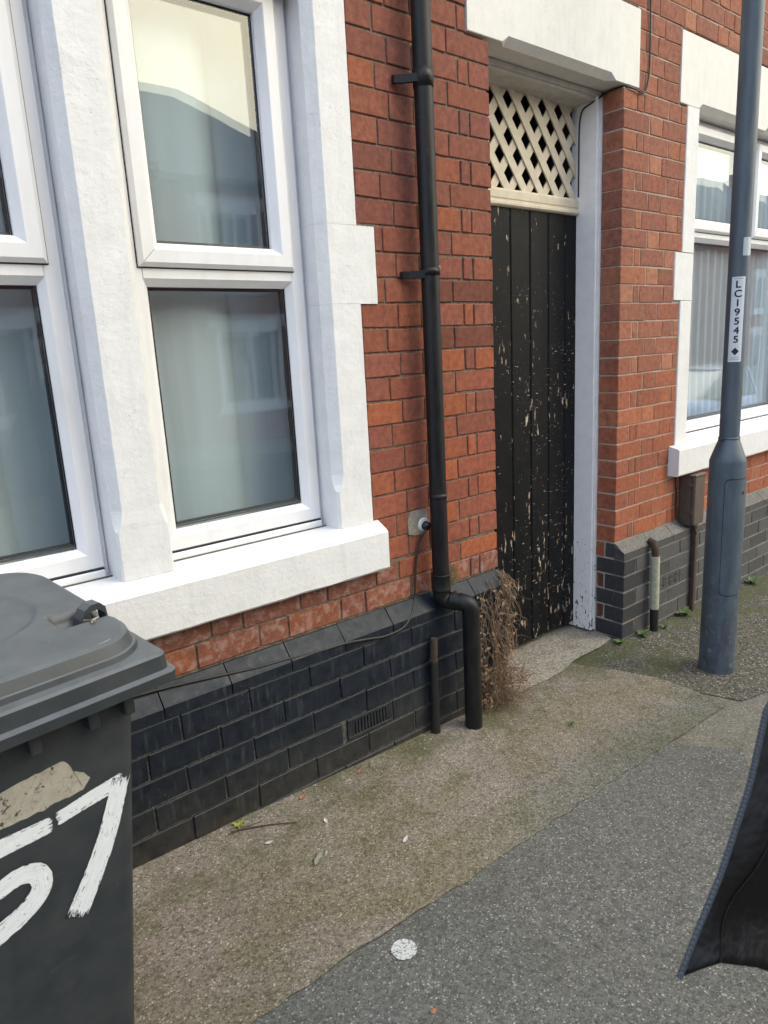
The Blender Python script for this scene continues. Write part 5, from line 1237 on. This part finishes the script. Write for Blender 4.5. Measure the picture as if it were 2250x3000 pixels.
# ------------------------------------------------------------------ houses across the street (seen in the glass)
M['facade'] = simple('far_brick', lin((140, 84, 66)), .9, .3, 3); M['far_white'] = simple('far_white_paint', (.7, .69, .66), .6); M['far_glass'] = NT('far_glass').base((.02, .025, .03)).rough(.05).m
FYY = -11.3
def far_house(x0, x1, label, hip=False, eave=5.2, ridge=8.0, hipl=0):
    xm = (x0 + x1) / 2; g = gz(xm); t = thing('terraced_house', label, 'house', (xm, FYY, g), 'terraced houses across the street'); zE, zR = g + eave, g + ridge
    put('wall', MB().box((x0, FYY - 7, g - .6), (x1, FYY, zE)), 'facade', t); xr = x1 - (2.6 if hip else 0)
    put('roof', MB().add([(x0 - .02, FYY + .25, zE), (x1 + (.25 if hip else 0), FYY + .25, zE), (xr, FYY - 3.5, zR), (x0 - .02 + hipl, FYY - 3.5, zR), (x0 - .02, FYY - 7.2, zE), (x1 + (.25 if hip else 0), FYY - 7.2, zE)], [(0, 1, 2, 3), (3, 2, 5, 4), (1, 5, 2), (0, 3, 4), (0, 4, 5, 1)]), 'slate', t)
    if not hip and not hipl: put('chimney', MB().box((x1 - 3.6, FYY - 3.9, zR - .5), (x1 - 2.9, FYY - 3.1, zR + .7)), 'facade', t)
    for wx, wz, ww, wh in ((x0 + .9, .8, 1.5, 1.6), (x0 + .9, 3.3, 1.2, 1.4), (x1 - 1.5, 3.3, .9, 1.4)):
        w = put('window', MB().ring(wx, wx + ww, g + wz, g + wz + wh, [(0, FYY + .0), (0, FYY + .05), (.09, FYY + .05), (.09, FYY + .01)]).box((wx + ww / 2 - .04, FYY + .01, g + wz + .05), (wx + ww / 2 + .04, FYY + .045, g + wz + wh - .05)), 'far_white', t)
        put('pane', MB().add([(wx, FYY + .012, g + wz), (wx + ww, FYY + .012, g + wz), (wx + ww, FYY + .012, g + wz + wh), (wx, FYY + .012, g + wz + wh)], [(0, 1, 2, 3)]), 'far_glass', w)
        put('lintel', MB().box((wx - .15, FYY, g + wz + wh), (wx + ww + .15, FYY + .04, g + wz + wh + .25)), 'far_white', t); put('sill', MB().box((wx - .1, FYY, g + wz - .15), (wx + ww + .1, FYY + .09, g + wz)), 'far_white', t)
    put('door', MB().box((x1 - 1.4, FYY, g), (x1 - .5, FYY + .04, g + 2.05)), 'far_white', t)
for k in range(4): far_house(-11 + 4.9 * k, -11 + 4.9 * (k + 1), ['brick terraced house opposite', 'brick terraced house opposite, second along', 'brick terraced house opposite, third along', 'hipped end terraced house opposite'][k], k == 3)
for k in range(7): far_house(28 + 5 * k, 33 + 5 * k, ('first', 'second', 'third', 'fourth', 'fifth', 'sixth', 'last')[k] + ' house of the farther brick terrace across the street', k == 6, 6.0, 9.3, 2.6 if k == 0 else 0)

# ------------------------------------------------------------------ parked car (seen mirrored in the window by the lamp post)
M['carpaint'] = simple('silver_blue_car_paint', (.42, .47, .55), .25, .05); M['carpaint'].node_tree.nodes['Principled BSDF'].inputs['Coat Weight'].default_value = .6
M['carglass'] = NT('car_glass').base((.02, .03, .035)).rough(.04).m; M['tyre'] = simple('tyre_rubber', (.02, .02, .02), .8); M['rim'] = simple('alloy_rim', (.45, .46, .47), .3, .1, 20, 0, .8)
CX, CY = 10.2, -3.95
car = thing('parked_car', 'silver blue hatchback parked at the near kerb, mirrored in the window by the lamp post', 'car', (CX, CY, gz(CX) - .125))
gc = gz(CX) - .125
def car_pt(x, y, z): return (CX + x, CY + y, gc + z - .03 * x)
st = [(-2.0, .62, .35, .62), (-1.95, .74, .26, .78), (-1.5, .82, .22, .88), (-.9, .85, .2, .93), (0, .86, .2, .95), (.9, .86, .2, .96), (1.5, .84, .22, .97), (1.9, .78, .28, .95), (2.0, .7, .36, .86)]
put('body', MB().loft([[car_pt(x, -w * .92, lo), car_pt(x, -w, (lo + hi) * .55), car_pt(x, -w * .93, hi), car_pt(x, 0, hi + .03), car_pt(x, w * .93, hi), car_pt(x, w, (lo + hi) * .55), car_pt(x, w * .92, lo)] for x, w, lo, hi in st], True, True, True), 'carpaint', car)
rf = [(-1.05, .78, .93), (-.35, .66, 1.38), (.2, .64, 1.45), (.9, .64, 1.43), (1.45, .66, 1.30), (1.85, .74, .95)]
put('roof', MB().loft([[car_pt(x, -w * .8, z + .012), car_pt(x, 0, z + .035), car_pt(x, w * .8, z + .012)] for x, w, z in rf[1:5]], False, False, True), 'carpaint', car)
put('cabin_glass', MB().loft([[car_pt(x, -.80 + .02 * (z < .95), .93), car_pt(x, -w, z), car_pt(x, w, z), car_pt(x, .80, .93)] for x, w, z in rf]), 'carglass', car)
for x, w in ((.35, .035), (-.62, .03), (1.3, .05)):
    for sg in (-1, 1): put('pillar', MB().loft([[car_pt(x - w, sg * .815, .93), car_pt(x + w, sg * .815, .93), car_pt(x + w, sg * .77, .94), car_pt(x - w, sg * .77, .94)], [car_pt(x * .75 - w, sg * .665, 1.41), car_pt(x * .75 + w, sg * .665, 1.41), car_pt(x * .75 + w, sg * .62, 1.41), car_pt(x * .75 - w, sg * .62, 1.41)]]), 'carpaint', car)
for x in (-1.25, 1.28):
    for sg in (-1, 1):
        w = put('wheel', MB().loft([[car_pt(x + r * math.cos(a), sg * y, .31 + r * math.sin(a)) for a in [6.2832 * k / 24 for k in range(24)]] for y, r in ((.66, .28), (.68, .31), (.84, .31), (.87, .285))]), 'tyre', car)
        put('rim', MB().loft([[car_pt(x + r * math.cos(a), sg * y, .31 + r * math.sin(a)) for a in [6.2832 * k / 20 for k in range(20)]] for y, r in ((.86, .205), (.878, .20), (.872, .05))]), 'rim', w)
for sg in (-1, 1): put('headlight', MB().loft([[car_pt(x, sg * y, z) for y, z in ((.35, .62), (.68, .64), (.70, .76), (.40, .74))] for x in (-2.0, -1.93)]), 'far_glass', car)
for sg in (-1, 1): put('wing_mirror', MB().bbox(car_pt(-.85, sg * .9 - .07, .92), car_pt(-.70, sg * .9 + .07, 1.05), .02), 'carpaint', car)
